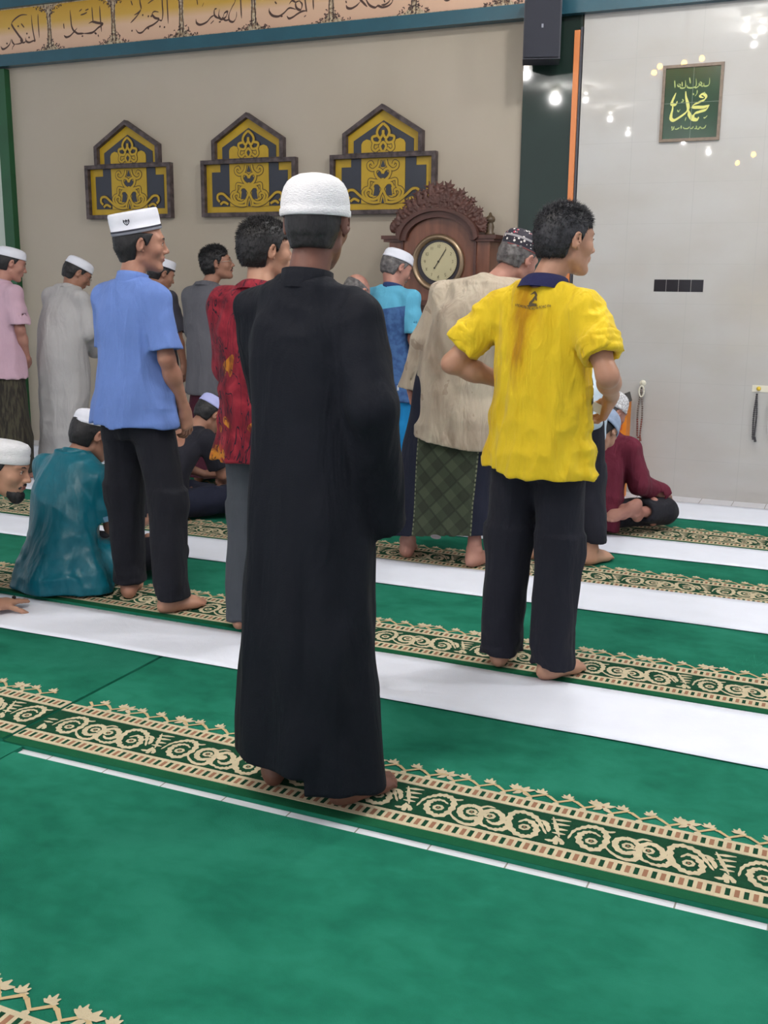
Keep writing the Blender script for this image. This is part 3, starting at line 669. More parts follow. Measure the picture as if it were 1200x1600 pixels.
# ------------------------------------------------------------------ calligraphy frieze
M_INK = mat('frieze_ink', (72, 48, 40), .5)
M_PANEL = mat('frieze_panel', (222, 186, 152), .35)
nb = NB(M_PANEL); sx, sy, sz = nb.sep()
nb.base(nb.ramp(nb.math('MULTIPLY', nb.math('SUBTRACT', sz, 3.1), 2.7), [(0, (205, 166, 142)), (.42, (212, 176, 148)), (.62, (196, 156, 66)), (1, (184, 140, 30))]))  # tan at the bottom, golden towards the top
M_BORDERPRINT = mat('frieze_border_print', (126, 92, 66), .4, var=1, vscale=60, col2=(206, 190, 160))
STRIP = [(0.0112, [(-6.144, 3.397), (-6.146, 3.33), (-6.143, 3.221)]), (0.0112, [(-6.21, 3.396), (-6.207, 3.311), (-6.194, 3.228), (-6.187, 3.201), (-6.207, 3.207)]), (0.0125, [(-6.186, 3.209), (-6.212, 3.203), (-6.248, 3.196), (-6.277, 3.208), (-6.281, 3.234)]), (0.0112, [(-6.274, 3.208), (-6.305, 3.198), (-6.329, 3.212), (-6.334, 3.226)]), (0.0138, [(-6.252, 3.399), (-6.313, 3.402), (-6.372, 3.381), (-6.412, 3.351), (-6.402, 3.321), (-6.35, 3.257), (-6.312, 3.21), (-6.347, 3.194), (-6.396, 3.193)]), (0.01, [(-6.393, 3.193), (-6.417, 3.173), (-6.424, 3.154)]), (0.0112, [(-6.396, 3.189), (-6.417, 3.211), (-6.422, 3.233)]), (0.0138, [(-6.429, 3.236), (-6.445, 3.199), (-6.484, 3.173), (-6.521, 3.166), (-6.539, 3.187)]), (0.0088, [(-6.318, 3.341), (-6.288, 3.308)]), (0.0112, [(-6.252, 3.234), (-6.238, 3.23)]), (0.0112, [(-6.272, 3.264), (-6.258, 3.26)]), (0.0112, [(-6.451, 3.316), (-6.437, 3.312)]), (0.0112, [(-6.481, 3.206), (-6.466, 3.202)]), (0.0112, [(-6.355, 3.325), (-6.341, 3.321)]), (0.0125, [(-5.545, 3.404), (-5.544, 3.315), (-5.538, 3.217)]), (0.0112, [(-5.618, 3.403), (-5.617, 3.344), (-5.613, 3.284)]), (0.015, [(-5.656, 3.287), (-5.62, 3.296), (-5.575, 3.285), (-5.523, 3.272), (-5.569, 3.249), (-5.617, 3.222), (-5.663, 3.217), (-5.709, 3.22)]), (0.0125, [(-5.701, 3.22), (-5.74, 3.221), (-5.77, 3.225), (-5.8, 3.248)]), (0.0125, [(-5.829, 3.398), (-5.825, 3.338), (-5.82, 3.28), (-5.8, 3.244), (-5.77, 3.225)]), (0.0138, [(-5.768, 3.264), (-5.801, 3.238), (-5.841, 3.212), (-5.878, 3.206), (-5.899, 3.221)]), (0.01, [(-5.897, 3.307), (-5.894, 3.267)]), (0.0088, [(-5.742, 3.379), (-5.713, 3.395)]), (0.0088, [(-5.683, 3.381), (-5.649, 3.39)]), (0.01, [(-5.731, 3.353), (-5.692, 3.359), (-5.666, 3.368)]), (0.0112, [(-5.605, 3.217), (-5.584, 3.206)]), (0.01, [(-5.729, 3.201), (-5.713, 3.202)]), (0.0088, [(-5.572, 3.201), (-5.567, 3.184)]), (0.0125, [(-4.93, 3.462), (-4.929, 3.352), (-4.926, 3.225)]), (0.0125, [(-4.973, 3.466), (-4.973, 3.367), (-4.971, 3.301), (-4.982, 3.255), (-5.01, 3.26)]), (0.0138, [(-5.008, 3.313), (-5.048, 3.32), (-5.066, 3.302), (-5.043, 3.276), (-5.007, 3.262), (-5.055, 3.232), (-5.118, 3.213), (-5.163, 3.185), (-5.197, 3.185), (-5.219, 3.209)]), (0.0125, [(-5.174, 3.473), (-5.172, 3.396), (-5.165, 3.35), (-5.193, 3.324), (-5.23, 3.311)]), (0.0138, [(-5.166, 3.339), (-5.212, 3.296), (-5.266, 3.258)]), (0.0112, [(-5.157, 3.307), (-5.146, 3.302)]), (0.0112, [(-5.107, 3.294), (-5.095, 3.289)]), (0.0112, [(-5.081, 3.292), (-5.069, 3.287)]), (0.0112, [(-5.26, 3.206), (-5.249, 3.2)]), (0.0112, [(-5.111, 3.21), (-5.099, 3.204)]), (0.0112, [(-5.006, 3.215), (-4.995, 3.209)]), (0.0112, [(-4.966, 3.207), (-4.955, 3.202)]), (0.0088, [(-5.103, 3.378), (-5.073, 3.393), (-5.037, 3.406)]), (0.0088, [(-5.254, 3.414), (-5.241, 3.379)]), (0.0125, [(-4.301, 3.412), (-4.299, 3.304), (-4.295, 3.209)]), (0.0125, [(-4.344, 3.404), (-4.345, 3.332), (-4.372, 3.292), (-4.399, 3.245), (-4.397, 3.205), (-4.364, 3.193), (-4.339, 3.222), (-4.335, 3.258)]), (0.0112, [(-4.397, 3.212), (-4.431, 3.208), (-4.458, 3.232)]), (0.0138, [(-4.451, 3.219), (-4.439, 3.255), (-4.411, 3.265), (-4.427, 3.23), (-4.465, 3.218), (-4.486, 3.244), (-4.478, 3.288)]), (0.0125, [(-4.48, 3.222), (-4.52, 3.247), (-4.521, 3.286), (-4.5, 3.294)]), (0.0138, [(-4.516, 3.252), (-4.551, 3.24), (-4.591, 3.209), (-4.646, 3.196), (-4.677, 3.211), (-4.682, 3.238)]), (0.0088, [(-4.671, 3.385), (-4.664, 3.331)]), (0.0088, [(-4.61, 3.343), (-4.627, 3.315)]), (0.01, [(-4.487, 3.2), (-4.468, 3.203)]), (0.0088, [(-4.558, 3.194), (-4.527, 3.216)]), (0.0125, [(-3.718, 3.358), (-3.716, 3.288), (-3.712, 3.217)]), (0.0125, [(-3.783, 3.364), (-3.779, 3.293), (-3.771, 3.234), (-3.765, 3.207)]), (0.0138, [(-3.768, 3.215), (-3.802, 3.215), (-3.843, 3.2), (-3.875, 3.184), (-3.907, 3.177), (-3.924, 3.195)]), (0.0138, [(-3.816, 3.285), (-3.852, 3.276), (-3.846, 3.24), (-3.814, 3.226), (-3.802, 3.26), (-3.822, 3.283)]), (0.0138, [(-3.853, 3.232), (-3.904, 3.245), (-3.948, 3.216), (-3.992, 3.198), (-4.039, 3.207), (-4.065, 3.235), (-4.065, 3.259)]), (0.0112, [(-3.852, 3.276), (-3.881, 3.291), (-3.906, 3.269)]), (0.01, [(-3.974, 3.194), (-3.957, 3.198)]), (0.0088, [(-4.02, 3.298), (-4.005, 3.28)]), (0.0088, [(-3.788, 3.176), (-3.771, 3.187)]), (0.0125, [(-3.115, 3.291), (-3.111, 3.234), (-3.119, 3.21), (-3.148, 3.192), (-3.189, 3.188), (-3.219, 3.2), (-3.243, 3.191), (-3.281, 3.208), (-3.305, 3.24), (-3.325, 3.287)]), (0.0125, [(-3.3, 3.2), (-3.332, 3.231), (-3.355, 3.256), (-3.369, 3.303)]), (0.0138, [(-3.352, 3.239), (-3.38, 3.216), (-3.418, 3.201), (-3.449, 3.206), (-3.46, 3.226)]), (0.01, [(-3.463, 3.254), (-3.457, 3.237)]), (0.0088, [(-3.176, 3.233), (-3.168, 3.216)]), (0.0125, [(-3.115, 3.277), (-3.133, 3.225), (-3.165, 3.204), (-3.196, 3.203)]), (0.0125, [(-2.673, 3.237), (-2.696, 3.197), (-2.726, 3.191), (-2.75, 3.212)]), (0.0112, [(-2.781, 3.246), (-2.787, 3.21), (-2.817, 3.206)])]
fr = empty('calligraphy_frieze', (0, 0, 0), 0, 'long printed frieze of Arabic calligraphy in tan panels along the top of the wall', 'frieze')
MB().box((-2.6, YW-.046, 3.29), (9.0, .03, .36)).build('backing_board', M_BORDERPRINT, fr)
yf = YW-.0615
put = lambda p, l: (p[0], yf-.001-l, p[1])
CART = []
edges = [-6.655, -6.04, -5.425, -4.81, -4.195, -3.575, -2.955, -2.335, -1.715, -1.095, -.475, .145]
for i in range(len(edges)-1):
    x0, x1 = edges[i]+.022, edges[i+1]-.022; z0, z1 = 3.128, 3.452; r = .10; pts = []
    for cx_, cz_, a0 in ((x1-r, z0+r*.8, -90), (x1-r, z1-r*.8, 0), (x0+r, z1-r*.8, 90), (x0+r, z0+r*.8, 180)):
        for k in range(9):
            a = radians(a0+k*11.25); pts.append((cx_+r*cos(a), cz_+r*.8*sin(a)))
    CART.append(MB().prism(pts, yf-.001, yf+.01).build('cartouche', M_PANEL, fr))
ink = Ink(put, .00006); ink.lv = 5
import bisect
LET = {}
for wd, P in STRIP:
    k = bisect.bisect(edges, sum(p[0] for p in P)/len(P))-1
    if k not in LET: LET[k] = Ink(put, .00006); LET[k].lv = 5
    LET[k].ribbon(P, wd*1.25, nib=radians(60), n=6)
for k, b in LET.items(): b.build('lettering', M_INK, CART[k])
orn = Ink(put, .000004); orn.lv = 60
M_ORNINK = mat('frieze_ornament_ink', (66, 46, 44), .5)
rg = np.random.RandomState(5)
for e in edges[1:]:
    orn.ribbon([(e-.012, 3.128), (e-.016, 3.22), (e-.010, 3.30), (e-.02, 3.45)], .007, n=4); orn.ribbon([(e+.012, 3.128), (e+.016, 3.22), (e+.010, 3.30), (e+.02, 3.45)], .007, n=4)
    for sg in (-1, 1):
        for zc, zd in ((3.126, 1), (3.454, -1)):
            for k in range(26):
                u = rg.rand()**1.5; x = e+sg*(.012+.13*u); z = zc+zd*(.004+rg.rand()*.085*(1-u)**1.5); a = rg.rand()*6.3; L = .012+.012*rg.rand()
                p = np.array([x, z]); q = p+np.array([cos(a), sin(a)])*L*.6; t = q+np.array([cos(a+1.3), sin(a+1.3)])*L*.5
                if zc+zd*0 <= q[1] if zd > 0 else q[1] <= zc: orn.ribbon([p, q, t], .0062, n=3)
orn.build('corner_ornament', M_ORNINK, fr)

# ------------------------------------------------------------------ carved wall ornaments
M_OFRAME = mat('weathered_dark_frame', (92, 80, 80), .6, var=1, vscale=22, col2=(48, 38, 40), bump=.5, bscale=60)
M_GOLD = mat('mustard_yellow_paint', (184, 150, 26), .45, var=.12, vscale=12)
M_OUTL = mat('ornament_outline_brown', (70, 52, 22), .5)
M_NAVY = mat('slate_navy_paint', (44, 48, 60), .35, var=.15, vscale=8)
def ornament(cx, label):
    r = empty('wall_ornament', (cx, YW, 1.84), 0, label, 'wall ornament', 'carved arch ornaments on the cream wall')
    W = .405; w2 = .305; H1 = .41; zs = .55; zt = .735
    outer_low = [(-W, 0), (W, 0), (W, H1), (-W, H1)]
    def band(o, i, y0, y1, mb):
        n = len(o)
        for k in range(n):
            a, b, c, d = o[k], o[(k+1) % n], i[(k+1) % n], i[k]
            mb.prism([a, b, c, d], y0, y1)
    t = .03
    mb = MB(); band(outer_low, [(-W+t, t), (W-t, t), (W-t, H1-t), (-W+t, H1-t)], -.05, 0, mb); mb.build('lower_frame', M_OFRAME, r)
    up_o = [(-w2, H1-.002), (w2, H1-.002), (w2, zs), (0, zt), (-w2, zs)]; up_i = [(-w2+t, H1+.005), (w2-t, H1+.005), (w2-t, zs-.015), (0, zt-.035), (-w2+t, zs-.015)]
    mb = MB(); band(up_o, up_i, -.05, 0, mb); mb.build('gable_frame', M_OFRAME, r)
    mb = MB(); mb.prism([(-W+t, t), (W-t, t), (W-t, H1-t), (-W+t, H1-t)], -.012, 0); mb.prism(up_i, -.012, 0); mb.build('yellow_panel', M_GOLD, r)
    mb = MB(); q = .062; mb.prism([(-W+t+.05, .075), (W-t-.05, .075), (W-t-.05, H1-.085), (W-t-.125, H1-.085), (W-t-.125, H1-t), (-W+t+.125, H1-t), (-W+t+.125, H1-.085), (-W+t+.05, H1-.085)], -.016, -.010)
    mb.prism([(-w2+.075, H1+.005), (w2-.075, H1+.005), (w2-.075, zs-.05), (0, zt-.105), (-w2+.075, zs-.05)], -.016, -.010); mb.build('navy_field', M_NAVY, r)
    mb = MB(); h = .168
    mb.prism([(-h, .075), (h, .075), (h, H1-t), (-h, H1-t)], -.020, -.014)
    mb.prism([(-h, H1+.005), (h, H1+.005), (h, .475), (h-.012, .495), (h-.04, .508), (.07, .492), (-.07, .492), (-h+.04, .508), (-h+.012, .495), (-h, .475)], -.020, -.014); mb.build('centre_strip', M_GOLD, r)
    kx, kz = .000833, .735/1055
    S = [[(640, 1000), (700, 1005), (765, 985), (830, 930), (885, 880), (935, 885), (945, 930), (920, 962)], [(830, 990), (878, 965), (915, 990)],
         [(612, 770), (622, 850), (600, 900), (580, 960), (575, 1000)], [(612, 870), (640, 940), (690, 975), (745, 960), (772, 910), (750, 880), (722, 892), (730, 930), (705, 940)],
         [(620, 860), (650, 820), (690, 820), (705, 850)], [(700, 975), (770, 965), (800, 910), (780, 870), (742, 850), (735, 785), (690, 790), (650, 800), (612, 830)],
         [(612, 800), (660, 765), (682, 715), (665, 680), (630, 690), (612, 725)], [(640, 590), (655, 650), (700, 688), (742, 670), (748, 630), (720, 612), (705, 640)],
         [(612, 245), (655, 290), (668, 340), (640, 385), (612, 345), (612, 310)], [(668, 360), (712, 375), (702, 420), (655, 430), (635, 395)], [(700, 430), (708, 480), (680, 505), (650, 480)], [(612, 420), (640, 460), (625, 505)]]
    dark = Ink(lambda p, l: (p[0], -.0212-l, p[1]), .00002); gold = Ink(lambda p, l: (p[0], -.0222-l, p[1]), .00002)
    for st in S:
        for sg in (-1, 1):
            P = [((x-612)*kx*sg, (1120-z)*kz) for x, z in st]; dark.ribbon(P, .027, n=5, taper=False); gold.ribbon(P, .0165, n=5, taper=False)
    # dark pockets between the scrolls
    pk = Ink(lambda p, l: (p[0], -.0208-l, p[1]), .00002)
    for poly in ([(612, 720), (650, 700), (668, 725), (640, 775), (612, 790)], [(640, 830), (690, 825), (690, 870), (700, 940), (650, 940), (640, 890)], [(612, 945), (625, 1010), (612, 1015)], [(612, 590), (636, 660), (612, 665)], [(612, 268), (640, 305), (612, 370)], [(660, 380), (700, 390), (680, 420)], [(612, 440), (632, 465), (612, 500)]):
        for sg in (-1, 1): pk.poly([((x-612)*kx*sg, (1120-z)*kz) for x, z in (poly if sg > 0 else poly[::-1])])
    pk.build('dark_pockets', M_NAVY, r); dark.build('scroll_outline', M_OUTL, r); gold.build('scrollwork', M_GOLD, r)
    return r
ornament(-5.372, 'mustard and navy arched wall ornament nearest the green corner strip')
ornament(-4.282, 'mustard and navy arched wall ornament in the middle, above the batik-shirted man')
ornament(-3.192, 'mustard and navy arched wall ornament beside the carved clock top')

# ------------------------------------------------------------------ framed tile calligraphy
sg_ = empty('calligraphy_sign', (-1.107, YW-.03, 2.242), 0, 'dark green framed plaque with gold Arabic calligraphy on the tiled wall', 'wall plaque')
M_SGREEN = mat('plaque_green', (16, 62, 38), .15, var=.25, vscale=8, spec=.3)
M_SGOLD = mat('plaque_gold', (206, 206, 110), .35); M_SPALE = mat('plaque_pale_gold', (150, 168, 96), .4)
w_, h_ = .182, .225; t = .018; mb = MB(); cz = .225
for c, d in (((0, 0, cz+h_-t/2), (2*w_, .03, t)), ((0, 0, cz-h_+t/2), (2*w_, .03, t)), ((-w_+t/2, 0, cz), (t, .03, 2*h_-2*t)), ((w_-t/2, 0, cz), (t, .03, 2*h_-2*t))): mb.box(c, d)
mb.build('frame', mat('plaque_bronze_frame', (128, 110, 94), .4, var=.3, vscale=40), sg_)
MB().box((0, .004, cz), (2*w_-2*t, .02, 2*h_-2*t)).build('green_tile_panel', M_SGREEN, sg_)
mb = MB(); mb.box((.004, -.0065, cz), (.003, .002, 2*h_-2*t)); mb.box((0, -.0065, cz+.002), (2*w_-2*t, .002, .003)); mb.build('tile_joint', mat('plaque_joint', (90, 112, 96), .4), sg_)
def T4(p, l):
    x, y = p; xx = x-(250-(y-200)*.065+35*0)
    v = (y-185+(x-285)*.055)/1015; u = (x-(285-(y-200)*.07))/742
    return ((u-.5)*(2*w_-2*t), -.0072-l, cz+h_-t-v*(2*h_-2*t))
ik = Ink(T4, .00003)
for wd, P in ((38, [(790, 600), (750, 590), (748, 565), (790, 550), (822, 585), (800, 630), (730, 665), (660, 700), (620, 742)]), (46, [(618, 742), (690, 738), (790, 735), (868, 706)]),
              (44, [(862, 712), (820, 770), (740, 800), (680, 822), (650, 860), (655, 900)]), (52, [(585, 780), (600, 850), (640, 905), (700, 912), (722, 875)]),
              (46, [(548, 508), (552, 590), (572, 680), (578, 760), (545, 815), (470, 875), (385, 925), (345, 905), (345, 850), (366, 760), (366, 700)]), (46, [(415, 530), (385, 600), (355, 680), (385, 700), (415, 690), (432, 648)])):
    ik.ribbon(P, wd*1.2, nib=radians(130), n=7)
ik.build('large_lettering', M_SGOLD, sg_)
ik = Ink(T4, .00002)
for P in ([(872, 320), (868, 400), (845, 432), (800, 436), (790, 400), (785, 432), (765, 436), (755, 400)], [(745, 375), (730, 405), (752, 425), (765, 398), (745, 372)], [(740, 420), (700, 455), (670, 462)], [(690, 330), (692, 420), (665, 452), (610, 462), (572, 450), (565, 420)], [(602, 312), (612, 400)],
          [(545, 348), (545, 440), (520, 462), (480, 460), (470, 430)], [(500, 372), (500, 440)], [(460, 400), (475, 420), (455, 440), (438, 420), (450, 395)], [(398, 350), (402, 460)], [(705, 490), (700, 540), (672, 580)], [(640, 540), (660, 560)], [(500, 620), (515, 650), (480, 668)],
          [(430, 775), (448, 800), (470, 765)], [(550, 880), (535, 935)], [(790, 880), (805, 890), (840, 855)], [(800, 520), (806, 545)]):
    ik.ribbon(P, 24, nib=radians(120), n=5)
for P in ([(820, 990), (800, 1030), (760, 1040), (740, 1010)], [(735, 1015), (720, 1050), (690, 1045)], [(690, 1000), (688, 1040), (660, 1045)], [(650, 1010), (630, 1042), (600, 1040)], [(600, 1015), (570, 1044), (520, 1042), (510, 1020)], [(482, 1000), (480, 1050)], [(460, 1030), (420, 1055), (390, 1050)], [(385, 1010), (370, 1055), (345, 1070)], [(355, 1010), (352, 1050)]):
    ik.ribbon(P, 16, n=4)
ik.build('small_lettering', M_SPALE, sg_)

# ------------------------------------------------------------------ black tiles, hooks, beads
vt = empty('vent_tile', (-1.113, YW-.03, 1.365), 0, 'row of small black glossy tiles set in the tiled wall', 'wall tiles')
mb = MB()
for i in range(4): mb.box((-.116+i*.0775, .012, 0), (.0755, .026, .076))
mb.build('black_tile', mat('black_tile', (40, 38, 44), .15), vt)
MB().box((0, .018, 0), (.32, .02, .085)).build('tile_bed', mat('tile_bed', (120, 118, 116), .6), vt)
M_WPLASTIC = mat('white_plastic', (226, 222, 206), .35); M_YPL = mat('yellow_plastic', (222, 190, 60), .4)
def beads(x, top, bot, colors, label, spread=.022):
    r = empty('prayer_beads', (x, YW-.055, top), 0, label, 'prayer beads'); L = top-bot
    for part, sgn in (('bead_strand', 1),):
        mbs = {}
        n = 46
        for i in range(n):
            t = i/(n-1)*2; side = -1 if t < 1 else 1; tt = t if t < 1 else 2-t
            xx = side*spread*sin(min(1, tt*1.15)*pi*.5)*(.7+.3*sin(tt*5)); zz = -.02-L*.9*tt; c = colors[0] if tt < .62 else colors[1]
            mbs.setdefault(c.name, (MB(), c))[0].sphere((xx*(.4 if tt > .97 else 1), 0, zz), .0068, 4)
        for k, (b, c) in mbs.items(): b.build('bead_strand', c, r, True)
    b = MB(); b.tube([(0.01, 0, -L*.9), (.014, 0, -L)], [.004, .009], 6); b.build('tassel', colors[1], r)
    return r
def hook(x, z, label, yellow=False):
    r = empty('wall_hook', (x, YW-.025, z), 0, label, 'hook')
    Mh = Matrix.Rotation(radians(90), 4, 'X')
    MB().lathe([(.019, 0), (.022, .004), (.019, .009), (.006, .011)], (0, 0, 0), 20, M=Mh).build('base', M_YPL if yellow else M_WPLASTIC, r, True)
    MB().tube([(0, -.008, 0), (0, -.034, -.004), (0, -.038, .01), (0, -.036, .016)], .004, 8).build('peg', M_YPL if yellow else M_WPLASTIC, r, True)
M_BEAD_G = mat('grey_brown_beads', (120, 108, 100), .4); M_BEAD_R = mat('rosewood_beads', (128, 72, 62), .4); M_BEAD_B = mat('black_beads', (58, 56, 60), .35); M_BEAD_W = mat('pale_beads', (200, 200, 204), .4)
hook(-1.30, .735, 'round white plastic hook on the tiled wall behind the maroon-shirted man')
beads(-1.303, .725, .355, (M_BEAD_G, M_BEAD_R), 'long string of grey and rosewood prayer beads hanging from the white hook')
b = MB(); b.tube([(-1.30+.016*cos(a), YW-.062, .685+.036*sin(a)) for a in [i*pi/8+.2 for i in range(17)]], .0055, 8)
tag(b.build('bead_bracelet', M_WPLASTIC, None, True), 'short white loop of beads hung over the white hook', 'prayer beads')
rk = empty('hook_rail', (-.53, YW-.028, .735), 0, 'white hook strip with yellow round pegs at the right edge of the photo', 'hook rail')
MB().box((0, 0, 0), (.17, .012, .042)).build('strip', M_WPLASTIC, rk)
for xx in (-.045, .045): MB().lathe([(.012, 0), (.014, .005), (.009, .02), (.002, .022)], (xx, -.004, 0), 16, M=Matrix.Rotation(radians(90), 4, 'X')).build('peg', M_YPL, rk, True)
beads(-.582, .72, .40, (M_BEAD_B, M_BEAD_B), 'string of black prayer beads hanging from the yellow peg rail', .012)
beads(-.49, .72, .44, (M_BEAD_W, M_BEAD_W), 'string of pale silvery prayer beads on the yellow peg rail', .016)
# orange box on the floor by the wall
ob = empty('charity_box', (-1.42, 6.93, 0), 0, 'tall orange box with a dark lid standing against the wall, behind the maroon-shirted man', 'box')
MB().box((0, 0, .315), (.15, .13, .63)).build('body', mat('orange_box_paint', (226, 132, 28), .5, var=.15), ob)
mb = MB(); mb.prism([(-.07, .63), (.08, .63), (.062, .69)], -.06, .06); mb.build('lid', mat('dark_lid', (62, 60, 58), .5), ob)
MB().box((.02, -.068, .50), (.06, .006, .10)).build('label', mat('orange_box_label', (196, 96, 40), .5), ob)

# ------------------------------------------------------------------ loudspeaker
sp = empty('loudspeaker', (-2.065, YW-.07, 2.925), radians(17), 'dark navy loudspeaker cabinet mounted high on the dark green pilaster', 'loudspeaker')
M_SPK = mat('speaker_black', (40, 42, 54), .55, bump=.15, bscale=200)
mb = MB(); mb.prism([(-.115, -.19), (.115, -.19), (.115, .2), (-.115, .2)], -.24, -.04); mb.build('cabinet', M_SPK, sp)
mb = MB(); mb.prism([(-.105, -.18), (.105, -.18), (.105, .19), (-.105, .19)], -.252, -.239); mb.build('grille', mat('speaker_grille', (36, 38, 50), .7, bump=.6, bscale=500), sp)
mb = MB(); mb.box((0, -.254, 0), (.012, .004, .022)); mb.build('badge', mat('speaker_badge', (130, 134, 146), .4), sp)
mb = MB(); mb.box((0, -.01, 0), (.05, .10, .12)); mb.build('bracket', M_SPK, sp)

# ------------------------------------------------------------------ longcase clock
M_WOOD = mat('clock_mahogany', (124, 76, 54), .38, var=1, vscale=3, col2=(98, 56, 38), stretch=(8, 8, .8), coat=.25)
M_WOODD = mat('clock_carved_wood', (88, 54, 46), .5, var=.3, vscale=14)
ck = empty('longcase_clock', (-2.662, 6.99, 0), 0, 'tall carved mahogany longcase clock with a round cream dial standing against the wall', 'clock')
yf_ = -.13     # front face (local)
def slab(mb, pts, y0, y1): mb.prism(pts, y0, y1)
mb = MB(); mb.box((0, .0, .06), (.70, .27, .12)); mb.box((0, 0, .135), (.66, .25, .03)); mb.box((0, 0, .34), (.62, .23, .40)); mb.box((0, 0, .555), (.66, .25, .03)); mb.build('plinth', M_WOOD, ck)
mb = MB(); mb.box((0, 0, .90), (.56, .21, .68)); mb.build('trunk', M_WOOD, ck)
for sg in (-1, 1):
    mb = MB(); mb.lathe([(.016, .58), (.022, .60), (.014, .63), (.018, .9), (.014, 1.18), (.022, 1.21), (.016, 1.23)], (sg*.255, yf_+.03, 0), 12)
    mb.build('corner_column', M_WOODD, ck, True)
mb = MB()
for c, d in (((-.165, yf_+.02, .90), (.04, .03, .60)), ((.165, yf_+.02, .90), (.04, .03, .60)), ((0, yf_+.02, .62), (.29, .03, .04)), ((0, yf_+.02, 1.18), (.29, .03, .04))): mb.box(c, d)
mb.build('door_frame', M_WOODD, ck)
MB().box((0, yf_+.026, .90), (.29, .01, .54)).build('door_glass', mat('dark_glass', (26, 18, 18), .08, spec=.7), ck)
# hood with arched top
arch = lambda r, z0, n=20, xs=1.: [(r*cos(pi*i/n)*xs, z0+r*sin(pi*i/n)) for i in range(n+1)]
hood = [(-.36, 1.23), (.36, 1.23), (.36, 1.655), (.25, 1.655)]+[(.225*cos(a)+0, 1.64+.155*sin(a)) for a in [pi*i/20 for i in range(1, 20)]]+[(-.25, 1.655), (-.36, 1.655)]
mb = MB(); mb.prism(hood, yf_+.0, .13); mb.build('hood', M_WOOD, ck)
mb = MB(); mb.box((0, -.005, 1.235), (.76, .29, .035)); mb.build('hood_base_moulding', M_WOODD, ck)
mb = MB()
for sg in (-1, 1): mb.box((sg*.335, -.01, 1.668), (.15, .30, .024)); mb.box((sg*.33, -.012, 1.648), (.13, .28, .02)); mb.box((sg*.262, yf_-.004, 1.45), (.018, .02, .39))
o_ = [(.265*cos(pi*i/28), 1.645+.190*sin(pi*i/28)) for i in range(29)]; i_ = [(.228*cos(pi*i/28), 1.645+.150*sin(pi*i/28)) for i in range(29)]
for k in range(28): mb.prism([i_[k], o_[k], o_[k+1], i_[k+1]], yf_-.035, .12)
o2 = [(.290*cos(pi*i/28), 1.665+.187*sin(pi*i/28)) for i in range(29)]
for k in range(28): mb.prism([o_[k], o2[k], o2[k+1], o_[k+1]], yf_-.055, .12)
mb.build('cornice', M_WOODD, ck)
Mx = Matrix.Rotation(radians(90), 4, 'X')
dc = (0, yf_, 1.50)
MB().lathe([(.150, 0), (.186, 0), (.190, .012), (.180, .026), (.168, .030), (.160, .022), (.150, .004)], dc, 48, M=Mx, cap=False).build('bezel', mat('worn_brass', (150, 128, 104), .3, metal=.7), ck, True)
MB().lathe([(.001, 0), (.166, 0), (.168, .006)], (0, yf_-.002, 1.50), 48, M=Mx, cap=False).build('dial_surround', mat('dial_dark_ring', (44, 38, 44), .3), ck)  # dark ring between dial and bezel
MB().lathe([(.128, 0), (.128, .008), (.001, .0085)], (0.008, yf_-.006, 1.508), 48, M=Mx, cap=False).build('dial', mat('cream_dial', (188, 178, 142), .4), ck)
ik = Ink(lambda p, l: (p[0]+.008, yf_-.0155-l, 1.508+p[1]), .00003)
NUM = {1: 'I', 2: 'II'}
for k in range(12):
    a = pi/2-k*pi/6; cx_, cz_ = .100*cos(a), .100*sin(a); s_ = .0125; hh = 12 if k == 0 else k
    segs = {'0': [(-1, -1), (-1, 1), (1, 1), (1, -1), (-1, -1)], '1': [(0, 1), (0, -1)], '2': [(-1, .8), (0, 1), (1, .5), (-1, -1), (1, -1)], '3': [(-1, 1), (1, 1), (0, .1), (1, -.5), (-1, -1)], '4': [(.5, -1), (.5, 1), (-1, -.3), (1, -.3)],
            '5': [(1, 1), (-1, 1), (-1, .1), (1, 0), (.8, -1), (-1, -1)], '6': [(1, 1), (-1, 0), (-1, -1), (1, -1), (1, 0), (-1, 0)], '7': [(-1, 1), (1, 1), (-.3, -1)], '8': [(0, 0), (-1, 1), (1, 1), (-1, -1), (1, -1), (0, 0)], '9': [(1, 0), (-1, 0), (-1, 1), (1, 1), (1, 0), (0, -1)]}
    st = str(hh)
    for q, ch in enumerate(st):
        ox = (q-(len(st)-1)/2)*.012; ik.ribbon([(cx_+ox+x*s_*.4, cz_+z*s_*.75) for x, z in segs[ch]], .0028, n=1, taper=False)
for k in range(60):
    a = k*pi/30; ik.ribbon([(.118*cos(a), .118*sin(a)), (.123*cos(a), .123*sin(a))], .0015, n=1, taper=False)
ik.build('numerals', mat('dial_ink', (96, 86, 66), .5), ck)
ik = Ink(lambda p, l: (p[0]+.008, yf_-.019-l, 1.508+p[1]), .0004)
a1 = radians(90-33); a2 = radians(90-36)
ik.ribbon([(-.045*cos(a1), -.045*sin(a1)), (0, 0), (.095*cos(a1), .095*sin(a1))], .006, n=1, taper=False); ik.ribbon([(0, 0), (.06*cos(a2), .06*sin(a2))], .011, n=1); ik.dot((0, 0), .008, 10); ik.dot((-.05*cos(a1), -.05*sin(a1)), .007, 8)
ik.build('hands', mat('clock_hands', (60, 56, 44), .4), ck)
MB().lathe([(.020, 0), (.0, .006)], (0, yf_-.03, 1.335), 3, M=Mx).build('bezel_lug', M_WOODD, ck)
